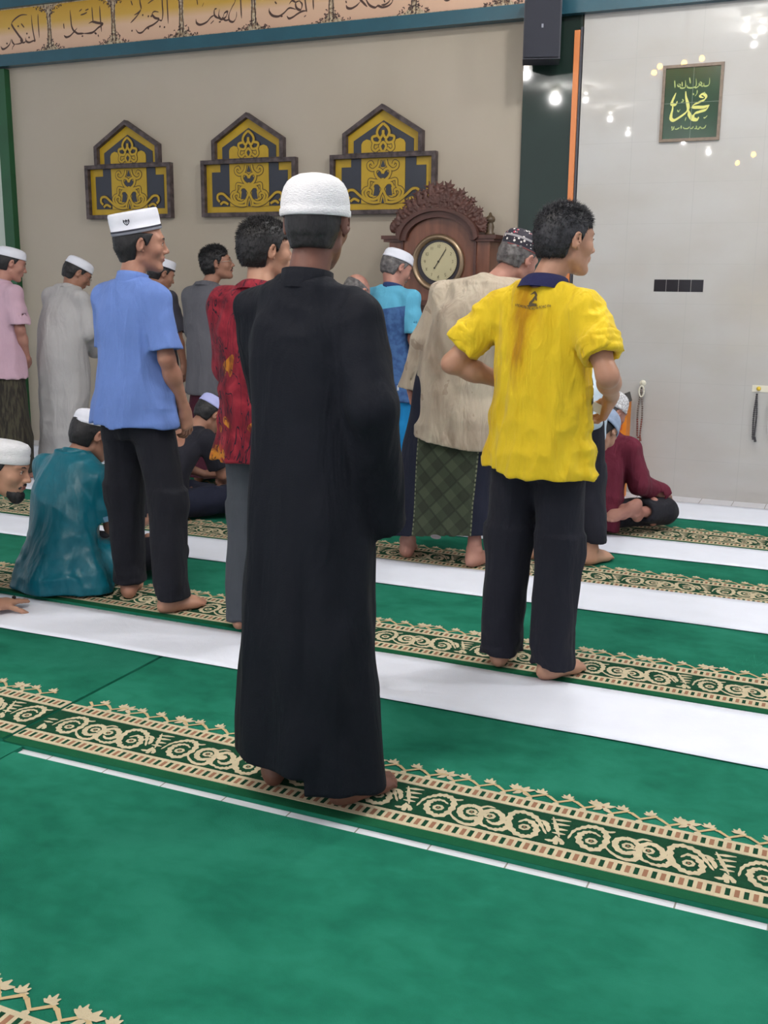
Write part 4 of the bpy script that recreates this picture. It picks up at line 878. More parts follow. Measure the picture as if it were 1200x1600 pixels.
# carved fretwork crest: leaves and stems following the arch
cr = Field((-.36, -.16, 1.64), (.36, -.10, 2.06), .0042)
rg = np.random.RandomState(11)
def leaf(x, z, a, L, wd=.3, yy=-.13):
    d = np.array([cos(a), sin(a)]); e = np.array([x, z])+d*L
    cr.cap((x, yy, z), (e[0], yy, e[1]), L*wd, .002, .004)
    for q in (.35, .6):
        p = np.array([x, z])+d*L*q
        for sg in (-1, 1):
            b = a+sg*.9; cr.cap((p[0], yy, p[1]), (p[0]+cos(b)*L*.42, yy, p[1]+sin(b)*L*.42), L*wd*.5, .002, .003)
for sg in (-1, 1):
    for i in range(11):
        t = i/10; a = pi/2-sg*t*1.32; r0 = .285+0*t; bx, bz = r0*cos(a)*1.02, 1.662+.185*sin(a); hgt = .03+.105*(1-t)**1.2+.02*(i % 2)
        out = pi/2-sg*t*.9
        leaf(bx, bz, out+.5*sg, hgt*.8, .22); leaf(bx+.01*sg, bz+.0, out-.75*sg, hgt*.8+.02, .2); leaf(bx+cos(out)*hgt*.5, bz+sin(out)*hgt*.5, out-.2*sg, hgt*.7+.02, .26)
        if i: cr.cap((bx, -.13, bz+.012), (px_, -.13, pz_), .008, .008, .004)
        px_, pz_ = bx, bz+.012
for a, L in ((90, .10), (62, .09), (118, .09), (35, .085), (145, .085), (78, .11), (104, .11)): leaf(0, 1.86, radians(a), L, .24); leaf(.0+.03*cos(radians(a)), 1.885, radians(a), L, .3)
cr.ell((0, -.13, 1.90), (.045, .016, .05), k=.01); cr.ell((-.345+.01, -.13, 1.735), (.022, .018, .035), k=.01)
for zz, rr in ((1.69, .016), (1.76, .02), (1.79, .008)): cr.ell((-.30, -.13, zz), (rr, .015, .03), k=.01)
cr.D = np.maximum(cr.D, (np.abs(cr.ax[1][None, :, None]+.13)-.016)); cr.displace([(.003, (70, 70, 70), True)])
cr.obj('carved_crest', M_WOODD, ck, 1)
FIN = [(.032, 0), (.034, .01), (.022, .02), (.028, .05), (.022, .072), (.018, .078), (.030, .086), (.033, .10), (.028, .115), (.012, .125), (.008, .140), (.002, .145)]
for xx in (.345,): MB().lathe(FIN, (xx, -.09, 1.68), 20).build('finial', mat('finial_olive_wood', (78, 62, 44), .4), ck, True)

# ------------------------------------------------------------------ lamps on the ceiling
M_BULB = mat('lamp_glow_white', (255, 252, 246), .4, emit=25); M_GBULB = mat('lamp_glow_gold', (255, 196, 70), .4, emit=70)
LAMPS_AT = ['just right of the chandelier', 'in front of its twin right of the chandelier', 'at the back left of the hall', 'at the back left, nearer the middle', 'far behind the camera, fifth row from the front', 'far behind the camera, sixth row from the front', 'to the left, before the carpet seam', 'farthest back of all the lamps', 'above the camera', 'second farthest back', 'above the bowing man, added out of view to brighten the floor and wall', 'above the third cloth at the far right, added out of view to brighten the floor and wall']
for i, p in enumerate(WHITE_LAMPS+[(-.7, 4.7, 4.3), (1.6, 4.6, 4.3)]):  # the last two fixtures house the added brightening lamps
    r = empty('ceiling_lamp', p, 0, 'white round downlight on the ceiling '+LAMPS_AT[i], 'ceiling lamp', 'white ceiling lamps')
    MB().lathe([(.07, .10), (.07, .02), (.05, -.0), (.045, -.0)], (0, 0, 0), 20).build('housing', M_WPLASTIC, r, True)
    MB().lathe([(.026, 0), (.024, -.015), (.012, -.026), (.001, -.028)], (0, 0, 0), 20).build('bulb', M_BULB, r, True)
ch = empty('chandelier', (-1.98, 2.13, 3.55), 0, 'gilt chandelier with small amber bulbs hanging above the worshippers', 'chandelier')
mb = MB(); mb.lathe([(.02, .8), (.02, .1), (.06, .06), (.07, 0), (.03, -.06), (.001, -.08)], (0, 0, 0), 16); mb.build('stem', mat('brass_gilt', (180, 140, 60), .3, metal=.8), ch, True)
for p in GOLD_LAMPS[:6]:
    q = Vector(p)-Vector((-1.98, 2.13, 3.55)); MB().tube([(0, 0, .0), (q.x*.5, q.y*.5, -.05), (q.x, q.y, q.z-.03)], .008, 8).build('arm', bpy.data.materials['brass_gilt'], ch, True)
    MB().sphere((q.x, q.y, q.z), .028, 8).build('bulb', M_GBULB, ch, True)
for p in GOLD_LAMPS[6:]:
    r = empty('pendant_lamp', p, 0, 'small amber pendant bulb at the back of the hall, '+('the left one' if p[0] < -1.6 else 'the right one'), 'pendant lamp', 'amber pendant lamps')
    MB().sphere((0, 0, 0), .03, 8).build('bulb', M_GBULB, r, True); MB().tube([(0, 0, .03), (0, 0, 1.35)], .004, 6).build('cord', M_SPK, r)

# ------------------------------------------------------------------ carpets
M_CARPET = mat('green_carpet', (28, 112, 78), .95, spec=.12)
nb = NB(M_CARPET); a = nb.noise(nb.mapping((1, 1.6, 1)), 2.2, 5, .6); b_ = nb.noise(nb.mapping((1, 1.3, 1)), 14, 4, .3)
mixv = nb.math('ADD', nb.math('MULTIPLY', a, .7), nb.math('MULTIPLY', b_, .3))
nb.base(nb.ramp(mixv, [(.3, (16, 90, 70)), (.47, (26, 107, 84)), (.62, (36, 119, 96))]))
bp = nb.N.new('ShaderNodeBump'); bp.inputs['Strength'].default_value = .5; bp.inputs['Distance'].default_value = .003
nb.L.new(nb.noise(nb.mapping(), 420, 2), bp.inputs['Height']); nb.L.new(bp.outputs[0], nb.b.inputs['Normal'])
M_CDARK = mat('dark_green_carpet_band', (20, 68, 46), .95, var=.2, vscale=30, spec=.15, bump=.5, bscale=300)
M_CREAM = mat('cream_carpet_pile', (204, 190, 160), .95, var=.15, vscale=25, spec=.15, bump=.5, bscale=300)
M_TAN = mat('tan_carpet_pile', (190, 168, 128), .95, spec=.15, bump=.5, bscale=300)
M_PINK = mat('dusty_rose_carpet_pile', (146, 106, 84), .95, spec=.15)
M_CEDGE = mat('green_carpet_edge', (18, 84, 54), .95, spec=.15, bump=.5, bscale=300)
def Tm(p):
    dx, dy = p[0]-62, p[1]-430; det = 910*(-161)-133*200
    al = (dx*(-161)-133*dy)/det; be = (910*dy-200*dx)/det
    return np.array([al*.41, be*.155])
MOTIF = [(27, [(350, 378), (320, 356), (280, 350), (235, 362), (212, 395), (232, 432), (290, 452), (345, 432), (382, 392), (385, 350), (350, 326), (300, 318), (245, 328), (195, 345), (150, 388)], .22),
         (15, [(385, 345), (415, 352), (450, 350)], 0),
         (26, [(352, 425), (385, 468), (440, 500), (500, 505), (528, 488), (515, 465), (470, 470), (432, 452), (422, 418), (450, 392), (500, 388), (540, 400), (556, 428), (530, 448), (508, 440)], .1),
         (26, [(580, 520), (545, 500), (552, 450), (590, 424), (640, 418), (682, 446), (684, 482), (650, 500), (610, 496), (585, 475)], .1),
         (27, [(560, 505), (600, 528), (650, 535), (700, 525), (722, 480), (745, 440), (800, 425), (860, 440), (900, 470), (915, 505), (935, 560)], .22),
         (27, [(780, 490), (830, 476), (872, 500), (882, 538), (850, 570), (790, 572), (742, 548), (725, 505), (740, 450)], .22),
         (16, [(510, 378), (545, 402), (600, 392), (650, 405)], 0), (14, [(905, 480), (940, 485), (968, 505)], 0)]
FLOW = [(285, 402), (495, 430), (605, 456), (810, 522)]
SEPA = [[(75, 275), (195, 290)], [(70, 300), (180, 315)], [(75, 330), (160, 342)], [(62, 352), (140, 366)], [(90, 262), (100, 380)], [(85, 375), (60, 400), (10, 392)], [(85, 378), (110, 412), (95, 420)], [(82, 372), (70, 412), (60, 420)], [(20, 290), (45, 320), (40, 350)]]
FL2 = lambda c: [(-60, 0), (60, 0)]
def carpet(name, x0, x1, y0, y1, label, seed=0, z=.012, group='green prayer carpet rows', phase=0, xr=(-7.5, 2.2), skew=0, pattern=True):
    mb = MB(); mb.box(((x0+x1)/2, (y0+y1)/2, z/2+.001), (x1-x0, y1-y0, z))
    r = empty(name, ((x0+x1)/2, y0, 0), radians(skew), label, 'carpet', group); ox, oy = (x0+x1)/2, y0
    mb.v = [(a-ox, b-oy, c) for a, b, c in mb.v]; mb.build('pile', M_CARPET, r)
    if not pattern: return r
    a0, a1 = max(x0, xr[0])-ox, min(x1, xr[1])-ox; zt = z+.001
    b = MB()
    b.cur = 0; b.box(((a0+a1)/2, .019, zt+.0008), (a1-a0, .038, .0016))
    b.cur = 1; b.box(((a0+a1)/2, .180, zt+.0008), (a1-a0, .150, .0016))
    def strip(yc, h):
        b.cur = 2; b.box(((a0+a1)/2, yc, zt+.0012), (a1-a0, h, .0022)); n = int((a1-a0)/.0208)
        for i in range(n):
            b.cur = 3 if i % 2 else 1; b.box((a0+.0208*(i+.5), yc, zt+.0016), (.0112, h*.52, .0024))
    strip(.070, .060); strip(.285, .056)
    b.build('border_band', [M_CEDGE, M_CDARK, M_CREAM, M_PINK], r)
    k = Ink(lambda p, l: (p[0], p[1], zt+.0018+(l % .0012)), .00003); u0 = math.floor((max(x0, xr[0])-phase)/.41)*.41+phase
    k.cur = 0; u = u0
    while u < a1+ox+.3:
        ofs = np.array([u-ox, .100])
        for wd, P, wv in MOTIF:
            Q = [Tm(p)*np.array([1, .98])+ofs for p in P]
            if min(q[0] for q in Q) < a0+.006 or max(q[0] for q in Q) > a1-.006: continue
            k.cur = 0; k.ribbon(Q, .0165 if wd > 20 else .009, n=3, wave=wv*1.3, taper=True)
        for c in FLOW:
            q = Tm(c)+ofs
            if a0+.02 < q[0] < a1-.02:
                k.cur = 0; k.dot(q, .0165, 7, .3); k.cur = 1; k.dot(q, .0085, 5); k.cur = 2; k.dot(q, .0045, 4)
        for P in SEPA:
            Q = [Tm(p)+ofs for p in P]
            if min(q[0] for q in Q) > a0+.006 and max(q[0] for q in Q) < a1-.006: k.cur = 0; k.ribbon(Q, .0125, n=2)
        u += .41
    u = u0-.1
    while u < a1+ox+.3:
        for j in range(3):   # zig-zag vine with sprigs, a flower every third
            bx = u+j*.0738-ox
            if bx < a0+.04 or bx+.08 > a1-.03: continue
            yb = .338
            k.cur = 3; k.ribbon([(bx, yb+.012), (bx+.028, yb-.012), (bx+.0738-.012, yb+.016), (bx+.0738, yb+.010)], .0105, n=1, taper=False)
            k.cur = 0
            for a_, L in ((60, .020), (95, .026), (130, .022), (20, .016), (160, .018)): k.ribbon([(bx+.05, yb+.018), (bx+.05+L*1.15*cos(radians(a_)), yb+.018+L*1.15*sin(radians(a_)))], .0115, n=2)
            for a_, L in ((-60, .016), (-110, .018)): k.ribbon([(bx+.026, yb-.014), (bx+.026+L*cos(radians(a_)), yb-.014+L*sin(radians(a_)))], .011, n=2)
            if j == 0:
                for a_ in (30, 75, 130, 170, 230, 310): k.ribbon([(bx, yb+.012), (bx+.034*cos(radians(a_)), yb+.012+.032*sin(radians(a_)))], .017, n=2)
                k.cur = 2; k.dot((bx, yb+.012), .005, 5)
        u += .2215
    k.build('woven_pattern', [M_CREAM, M_CDARK, M_PINK, M_TAN], r)
    return r
SEAM = -2.262
carpet('prayer_carpet', SEAM+.09, 3.4, 1.03, 2.222, 'green prayer carpet nearest the camera, on the near side of the white tile line', phase=-.99)
carpet('prayer_carpet', -8.5, SEAM+.084, 1.03, 2.262, 'green carpet piece in the bottom left corner before the cross seam', phase=-.99+.1)
carpet('prayer_carpet', SEAM+.006, 3.4, 2.268, 3.40, 'green prayer carpet under the feet of the man in the black robe', phase=-.99)
carpet('prayer_carpet', -8.5, SEAM-.008, 2.280, 3.40, 'green carpet piece left of the cross seam, before the first white cloth', phase=-.99+.23)
carpet('prayer_carpet', -8.5, 3.4, 3.475, 4.66, 'green prayer carpet under the feet of the yellow-shirted man', phase=-.86)
carpet('prayer_carpet', -8.5, 3.4, 4.70, 5.72, 'green prayer carpet between the second and third white cloths', phase=-.95)
carpet('prayer_carpet', -8.5, 3.4, 5.745, 6.80, 'green prayer carpet nearest the front wall, under the maroon-shirted man', phase=-.8)
# ------------------------------------------------------------------ white cloth runners
M_CLOTH = fabric('white_runner_cloth', (238, 242, 255), wr=.12, var=.05, wscale=3)
def runner(pts_near, pts_far, label):
    """edges as (x, y) samples; slightly wavy thin cloth"""
    n = 160; m = 8; x0, x1 = -8.4, 3.3; v = []; f = []
    for i in range(n+1):
        x = x0+(x1-x0)*i/n; ya = np.interp(x, [p[0] for p in pts_near], [p[1] for p in pts_near]); yb = np.interp(x, [p[0] for p in pts_far], [p[1] for p in pts_far])
        ya += .004*sin(x*3.1+ya)+.002*sin(x*9); yb += .004*sin(x*2.7+yb*2)+.002*sin(x*8)
        for j in range(m+1):
            t = j/m; y = ya+(yb-ya)*t; z = .0185+.0016*sin(x*5+y*7)*sin(t*pi)+.0012*sin(x*17+y*40+1)*sin(t*pi)
            v.append((x, y, z))
    k = len(v)
    for i in range(n):
        for j in range(m): a = i*(m+1)+j; f.append((a, a+m+1, a+m+2, a+1))
    v += [(a, b, c-.0015) for a, b, c in v]; f += [tuple(k+q for q in g[::-1]) for g in f]
    for i in range(n):
        a = i*(m+1); f.append((a, k+a, k+a+m+1, a+m+1)); a += m; f.append((a, a+m+1, k+a+m+1, k+a))
    return tag(mesh_obj('cloth_runner', v, f, M_CLOTH, None, True), label, 'cloth', 'white cloth runners between the carpet rows')
runner([(-8, 3.07), (-1.9, 3.075), (-1.3, 3.055), (0, 3.04), (3, 3.03)], [(-8, 3.42), (-2.1, 3.425), (-1.5, 3.46), (3, 3.45)], 'white cloth runner nearest the camera, behind the black-robed man')
runner([(-8, 4.30), (-2, 4.315), (3, 4.335)], [(-8, 4.68), (-3, 4.70), (-.3, 4.755), (3, 4.77)], 'white cloth runner just beyond the yellow-shirted man, second from the camera')
runner([(-8, 5.325), (-1, 5.345), (3, 5.38)], [(-8, 5.72), (-1, 5.74), (3, 5.77)], 'white cloth runner just before the carpet nearest the wall, third from the camera')
runner([(-8, 6.33), (3, 6.36)], [(-8, 6.82), (-1, 6.84), (3, 6.93)], 'white cloth runner on the carpet nearest the front wall, farthest from the camera')

# ================================================================== PEOPLE
def skin(name, col, col2): return mat(name, col, .5, var=1, vscale=9, col2=col2, bump=.12, bscale=90, spec=.4)
M_SKB = skin('skin_deep_brown', (124, 84, 70), (104, 68, 58)); M_SKM = skin('skin_medium_brown', (166, 122, 102), (146, 102, 84))
M_SKL = skin('skin_light_brown', (190, 146, 122), (172, 126, 104)); M_SKT = skin('skin_tan', (180, 134, 112), (158, 112, 94))
M_SKR = skin('skin_ruddy', (186, 138, 122), (160, 110, 98))
M_EYE = mat('eye_white', (214, 206, 198), .2); M_IRIS = mat('dark_iris', (26, 18, 14), .15)
M_HAIR = mat('black_hair', (30, 28, 32), .55, var=.4, vscale=60, bump=.5, bscale=140, stretch=(1, 1, .3))
M_HAIRG = mat('greying_hair', (54, 54, 60), .55, var=1, vscale=34, col2=(24, 24, 30), bump=.5, bscale=140, stretch=(1, 1, .35))
M_HAIRGG = mat('grey_hair', (120, 116, 116), .6, var=1, vscale=40, col2=(66, 62, 64), bump=.5, bscale=140)
M_KNIT = mat('white_knit_cap', (232, 232, 236), .85, var=.06, vscale=30, bump=.9, bscale=150, stretch=(1, 1, 2.4), sheen=.2)
M_CAPW = mat('white_cotton_cap', (226, 228, 240), .8, var=.04, vscale=12, bump=.2, bscale=220)
M_CAPLAV = mat('lavender_cap', (176, 180, 232), .8, bump=.3, bscale=200)
M_CAPBLUE = mat('pale_blue_cap', (160, 176, 204), .85, var=.15, vscale=40, bump=.5, bscale=160)
M_PIPING = mat('dark_piping', (36, 38, 52), .7); M_GREYBAND = mat('grey_cap_band', (140, 142, 154), .7)
M_WIRE = mat('spectacle_wire', (190, 186, 180), .25, metal=.8)
VN = lambda f: f
def vfold(a, n, ph=0, z0=0, z1=1):
    """soft vertical folds that deepen from z1 down to z0"""
    def f(th, Z):
        t = np.clip((z1-Z)/(z1-z0), 0, 1)
        return (a*t*(np.sin(n*th+ph+.8*np.sin(Z*3+ph))*.6+np.sin((n*1.7+1)*th+ph*2+Z*2)*.4)).astype(np.float32)
    return f
up = lambda zc, w_: (lambda x, y, z: np.clip((z-zc)/w_, 0, 1))
down = lambda zc, w_: (lambda x, y, z: np.clip((zc-z)/w_, 0, 1))
PERS = 'people standing and sitting in prayer rows'
def person(loc, h, label): return empty('person', (loc[0], loc[1], .0175 if len(loc) < 3 else loc[2]), radians(h), label, 'person')

def tunic(J, m, root, name, tab, sleeves=(), folds=(), vf=None, h=.006, hollow=.045, wall=.015, slits=(), shr=.062, cuts=(), n=2.3, yoke=None, trap=.05, extra=None, subs=(), smooth=1, kk=.035, boxcut=None):
    """upright top: tab rows (z, rx, ry[, dx, dy]); sleeves: (pts, radii[, hollow])"""
    s = J['s']; R = torso_rings(J, tab); zmin = R[0][0]
    P = [r for r in R]; lo = np.array([min(r[1]-r[3] for r in P), min(r[2]-r[4] for r in P), zmin])-.06; hi = np.array([max(r[1]+r[3] for r in P), max(r[2]+r[4] for r in P), J['N'][2]+.03])+.06
    for sl in sleeves:
        a = np.array(sl[0], float); q = max(sl[1])+.05; lo = np.minimum(lo, a.min(0)-q); hi = np.maximum(hi, a.max(0)+q)
    lo[2] = min(lo[2], zmin-.02); F = Field(lo, hi, h)
    F.vloft(R, .03, n=n, fold=vf)
    N = J['N']
    for q in 'LR':
        sh = J['sh'+q]; F.cap(sh-V3(0, 0, .012)*s, N+V3((sh[0]-N[0])*.30, (sh[1]-N[1])*.3, -.036*s), shr*s, trap*.92*s, kk)
    if extra: extra(F)
    for sl in sleeves: add_sleeve(F, sl[0], sl[1], .022, sl[2] if len(sl) > 2 else .035)
    F.displace(list(folds))
    if hollow:
        F.vloft([(zmin-.02, R[0][1], R[0][2], R[0][3], R[0][4]), (zmin+hollow, R[1][1], R[1][2], R[0][3]*.98, R[0][4]*.98)], 0, n=n, sub=True, grow=-wall, fold=vf)
    for c in cuts: F.cut(*c)
    if boxcut:
        F.D = np.maximum(F.D, -np.maximum(F.ax[0][:, None, None]-boxcut[0], F.ax[2][None, None, :]-boxcut[1]-.02*np.clip(-F.ax[0][:, None, None], -.05, .3)).astype(np.float32))
    for sb in subs: F.cap(*sb, sub=True, k=.006)
    return F.obj(name, m, root, smooth)

# ---------------------------------------------------------------- 1 man in the black robe
def p_black():
    r = person((-1.27, 2.40), -4, 'man in a long black robe and white knit dome cap, standing nearest the camera')
    J = stand(1.60, Hd=(.0, .03, 1.590), anL=(-.118, -.022, .08), anR=(.135, -.030, .08), elR=(.222, -.06, 1.13), wrR=(.205, .06, .90), elL=(-.190, .10, 1.13), wrL=(-.10, .22, 1.0), shL=(-.190, .02, 1.375), shR=(.160, -.02, 1.365))
    make_body(J, M_SKB, r, head=(15, 4, 0), hands=[(1, (-.1, .25, -1), (-1, 0, 0), dict(curl=30)), (-1, (.8, .5, 0), (0, -.3, 1), dict(curl=30))], feet=[(-1, 22), (1, -22)], hf=.0036)
    m = fabric('black_robe_cloth', (11, 15, 26), wr=.5, sheen=.0, wscale=5, rough=.8)
    s = J['s']
    sl = [([J['shR']+V3(0, 0, -.01), J['elR'], J['wrR']+V3(-.02, .02, -.10)*s], (.056, .062, .050)), ([J['shL']+V3(0, 0, -.01), J['elL'], J['wrL']], (.056, .060, .056))]
    vf = vfold(.012, 5, 1.0, .05, 1.2)
    lb = lambda x, y, z: np.clip((1.0-z)/.5, 0, 1)
    tunic(J, m, r, 'robe', [(.076, .205, .160, .01, -.01), (.2, .197, .154, .005, -.01), (.5, .180, .145, 0, -.01), (.85, .172, .135, -.004, -.005), (1.08, .168, .126), (1.24, .168, .114), (1.33, .155, .100), (1.39, .105, .078), (1.44, .066, .062)],
          sl, [(.010, (5, 5, 1.0), True, lb), (.007, (11, 11, 2.2), True), (.005, (9, 9, 16), True, up(1.0, .3)), (.004, (20, 20, 9), False)], vf, h=.0055, hollow=.10, shr=.050, boxcut=(.085, .112))
    collar_ring(J, m, r, r=.068, h=.050, z=1.420, tilt=9, flare=.004, dy=.002)
    add_hair(J, M_HAIR, r, strands=4200, slen=.010, grow=.006, side=.0, temple=.016, nape=-.066, below=.036, amp=.0012, rad=.0007)
    cap_hat(J, M_KNIT, r, DOME, tilt=(3, 0), off=(0, -.012, .022), sx=.0895, sy=.109)
    face_bits(J, r)
p_black()

# ---------------------------------------------------------------- 2 man in the yellow shirt
def p_yellow():
    r = person((-.985, 3.54), -14, 'man in a yellow long shirt with pushed-up sleeves and black trousers, hands on his hips')
    J = stand(1.60, Hd=(.055, .03, 1.588), shL=(-.165, -.02, 1.37), shR=(.168, -.02, 1.37), elL=(-.325, -.11, 1.15), wrL=(-.17, .11, 1.06), elR=(.300, -.09, 1.14), wrR=(.205, .145, 1.045),
              anL=(-.118, -.03, .08), anR=(.105, -.035, .08), knL=(-.115, .0, .49), knR=(.10, .0, .49))
    s = J['s']
    make_body(J, M_SKL, r, head=(-30, 4, 0), hands=[(1, (-.45, .25, -.8), (-.8, -.4, .1), dict(curl=[30, 38, 42, 45])), (-1, (.8, .5, -.2), (.4, -.8, .2), dict(curl=35))], feet=[(-1, 20), (1, -16)], armr=1.05, hf=.004)
    m = fabric('yellow_jersey', (216, 182, 30), wr=.8, sheen=.1, wscale=6, var=.06)
    nb = NB(m); x, y, z = nb.sep()
    n1 = nb.noise(nb.mapping((5, 5, 1.4)), 2.0, 4, .8); n2 = nb.noise(nb.mapping((3, 3, 1.2)), 1.7, 3, .5)
    strk = nb.math('MULTIPLY', nb.math('SUBTRACT', 1, nb.math('MINIMUM', nb.math('MULTIPLY', nb.math('ABSOLUTE', nb.math('ADD', x, .03)), 16), 1)), nb.math('MINIMUM', nb.math('MAXIMUM', nb.math('MULTIPLY', nb.math('SUBTRACT', z, .86), 4), 0), 1))
    f = nb.math('ADD', nb.math('MULTIPLY', strk, .30), nb.math('MULTIPLY', n1, .75))
    c = nb.ramp(f, [(.40, (224, 192, 40)), (.52, (212, 174, 28)), (.64, (178, 130, 16))])
    nb.base(nb.mix(nb.math('MULTIPLY', nb.math('GREATER_THAN', n2, .66), .25), c, (206, 178, 60)))
    eL, eR = J['elL'], J['elR']
    sl = [([J['shL']+V3(0, 0, -.015), J['shL']*.25+eL*.75+V3(0, 0, .012)], (.058, .066), .03), ([J['shR']+V3(0, 0, -.015), J['shR']*.25+eR*.75+V3(0, 0, .012)], (.058, .066), .03)]
    wq = lambda x, y, z: np.clip((np.abs(x)-.17)/.06, 0, 1)
    tunic(J, m, r, 'shirt', [(.780, .200, .150, .0, -.0), (.84, .195, .148), (.95, .184, .136), (1.10, .174, .126), (1.22, .170, .114), (1.32, .165, .100), (1.385, .120, .080), (1.43, .076, .064)],
          sl, [(.007, (6, 6, 2.2), True, down(1.25, .4)), (.005, (7, 7, 13), True, down(1.05, .3)), (.009, (14, 14, 28), True, wq), (.0065, (13, 13, 5), True), (.005, (10, 10, 5), False), (.004, (22, 22, 12), True)], vfold(.010, 4, .5, .68, 1.25), h=.005, hollow=.06, shr=.060, trap=.05)
    # rolled cuffs
    for q in 'LR':
        p0 = J['sh'+q]*.25+J['el'+q]*.75+V3(0, 0, .012); d = (J['el'+q]-J['sh'+q]); d /= np.linalg.norm(d); G = Field(p0-.13, p0+.13, .005)
        for o, rr in ((0, .055), (-.022, .060), (-.045, .060)):
            u_ = np.cross(d, V3(0, 1, 0)); u_ /= np.linalg.norm(u_); v_ = np.cross(d, u_)
            for k in range(20):
                a, b = 2*pi*k/20, 2*pi*(k+1)/20; G.cap(p0+d*o+(u_*cos(a)+v_*sin(a))*rr, p0+d*o+(u_*cos(b)+v_*sin(b))*rr, .0115+.002*sin(k*2.1+o*90), k=.006)
        G.displace([(.004, (26, 26, 26), True)]); G.obj('rolled_cuff', m, r, 1)
    collar_ring(J, fabric('navy_collar_knit', (40, 42, 84), wr=.1), r, r=.068, h=.044, z=1.420, tilt=12, fold=True, dy=-.002)
    trouser(J, fabric('black_trouser_cloth', (30, 31, 42), wr=.5, wscale=5), r, hem=.052, r=(.100, .086, .076), hips=(.165, .12), waist=.95, h=.0065)
    add_hair(J, M_HAIRG, r, strands=6500, slen=.022, grow=.010, temple=.028, nape=-.060, amp=.0018, top=.003, sdir=(.3, .5, .15), stand_top=.4, rad=.0008)
    face_bits(J, r)
    # small printed emblem and lettering line on the back
    me = [o for o in r.children if o.name.startswith('shirt')][0]
    from mathutils.bvhtree import BVHTree
    dg = me.data; bv = BVHTree.FromPolygons([v.co for v in dg.vertices], [tuple(p.vertices) for p in dg.polygons])
    def put(p, l):
        hit = bv.ray_cast(Vector((p[0], -1, p[1])), Vector((0, 1, 0)))[0]; y_ = hit.y if hit else -.1
        return (p[0], y_-.0015-l, p[1])
    ik = Ink(put, .0001); X0, Z0 = .005, 1.300
    def dense(P):
        out = []
        for a, b in zip(P[:-1], P[1:]):
            for t in range(4): out.append((a[0]+(b[0]-a[0])*t/4, a[1]+(b[1]-a[1])*t/4))
        return out+[P[-1]]
    ik.ribbon(dense([(X0-.012, Z0+.022), (X0+.002, Z0+.030), (X0+.010, Z0+.020), (X0+.0, Z0+.004), (X0-.012, Z0-.008), (X0+.016, Z0-.008)]), .008, n=1)
    ik.ribbon(dense([(X0-.02, Z0-.014), (X0+.02, Z0-.012)]), .005, n=1); ik.ribbon(dense([(X0+.008, Z0+.018), (X0+.014, Z0+.002)]), .006, n=1)
    for k in range(19):
        x_ = X0-.066+k*.0074; zb = Z0-.026+abs(k-9)*.0012; hh = .007
        for st in (((0, 0), (0, 1)), ((0, 1), (.6, 1)) if k % 3 else ((0, .5), (.6, .5)), ((.6, 0), (.6, 1)) if k % 2 else ((0, 0), (.6, 0))):
            ik.ribbon([(x_+a*.0062, zb+b*hh) for a, b in st], .0016, n=1, taper=False)
    ik.build('back_print', mat('shirt_print_brown', (84, 70, 44), .7), r)
    # dark side print that curls round from the front on his right
    ik = Ink(lambda p, l: p, 0); cs = []
    for k in range(9):
        z_ = .98-k*.032+.25*0; 
        for dx in (0,):
            h_ = bv.ray_cast(Vector((1, .035+.012*sin(k*2.3), z_+.06)), Vector((-1, 0, 0)))[0]
            if h_: cs.append(h_)
    mb = MB()
    for k, h_ in enumerate(cs):
        if k % 1 == 0:
            P = []
            for a, b in ((-.014, -.012), (.018, -.008), (.014+.006*(k % 2), .013), (-.016, .010)):
                q = bv.ray_cast(Vector((1, h_.y+a, h_.z+b)), Vector((-1, 0, 0)))[0]; P.append((q.x+.0018, q.y, q.z) if q else (h_.x, h_.y+a, h_.z+b))
            mb._a(P, [(0, 1, 2, 3)])
    mb.build('side_print', mat('shirt_print_charcoal', (58, 56, 58), .7), r)
    # paper tissue in the right hand
    w_ = J['wrR']; t = MB(); t.box((0, 0, 0), (.05, .012, .03)); o = t.build('folded_paper', M_CAPW, None); wp = Matrix.Translation((-.985, 3.54, .0175)) @ Matrix.Rotation(radians(-14), 4, 'Z') @ Vector((w_[0]-.045, w_[1]-.005, w_[2]-.045)); o.location = wp; o.rotation_euler = (0, .5, .3)
    tag(o, 'small folded white paper held in the yellow-shirted man\'s right hand', 'paper')
p_yellow()

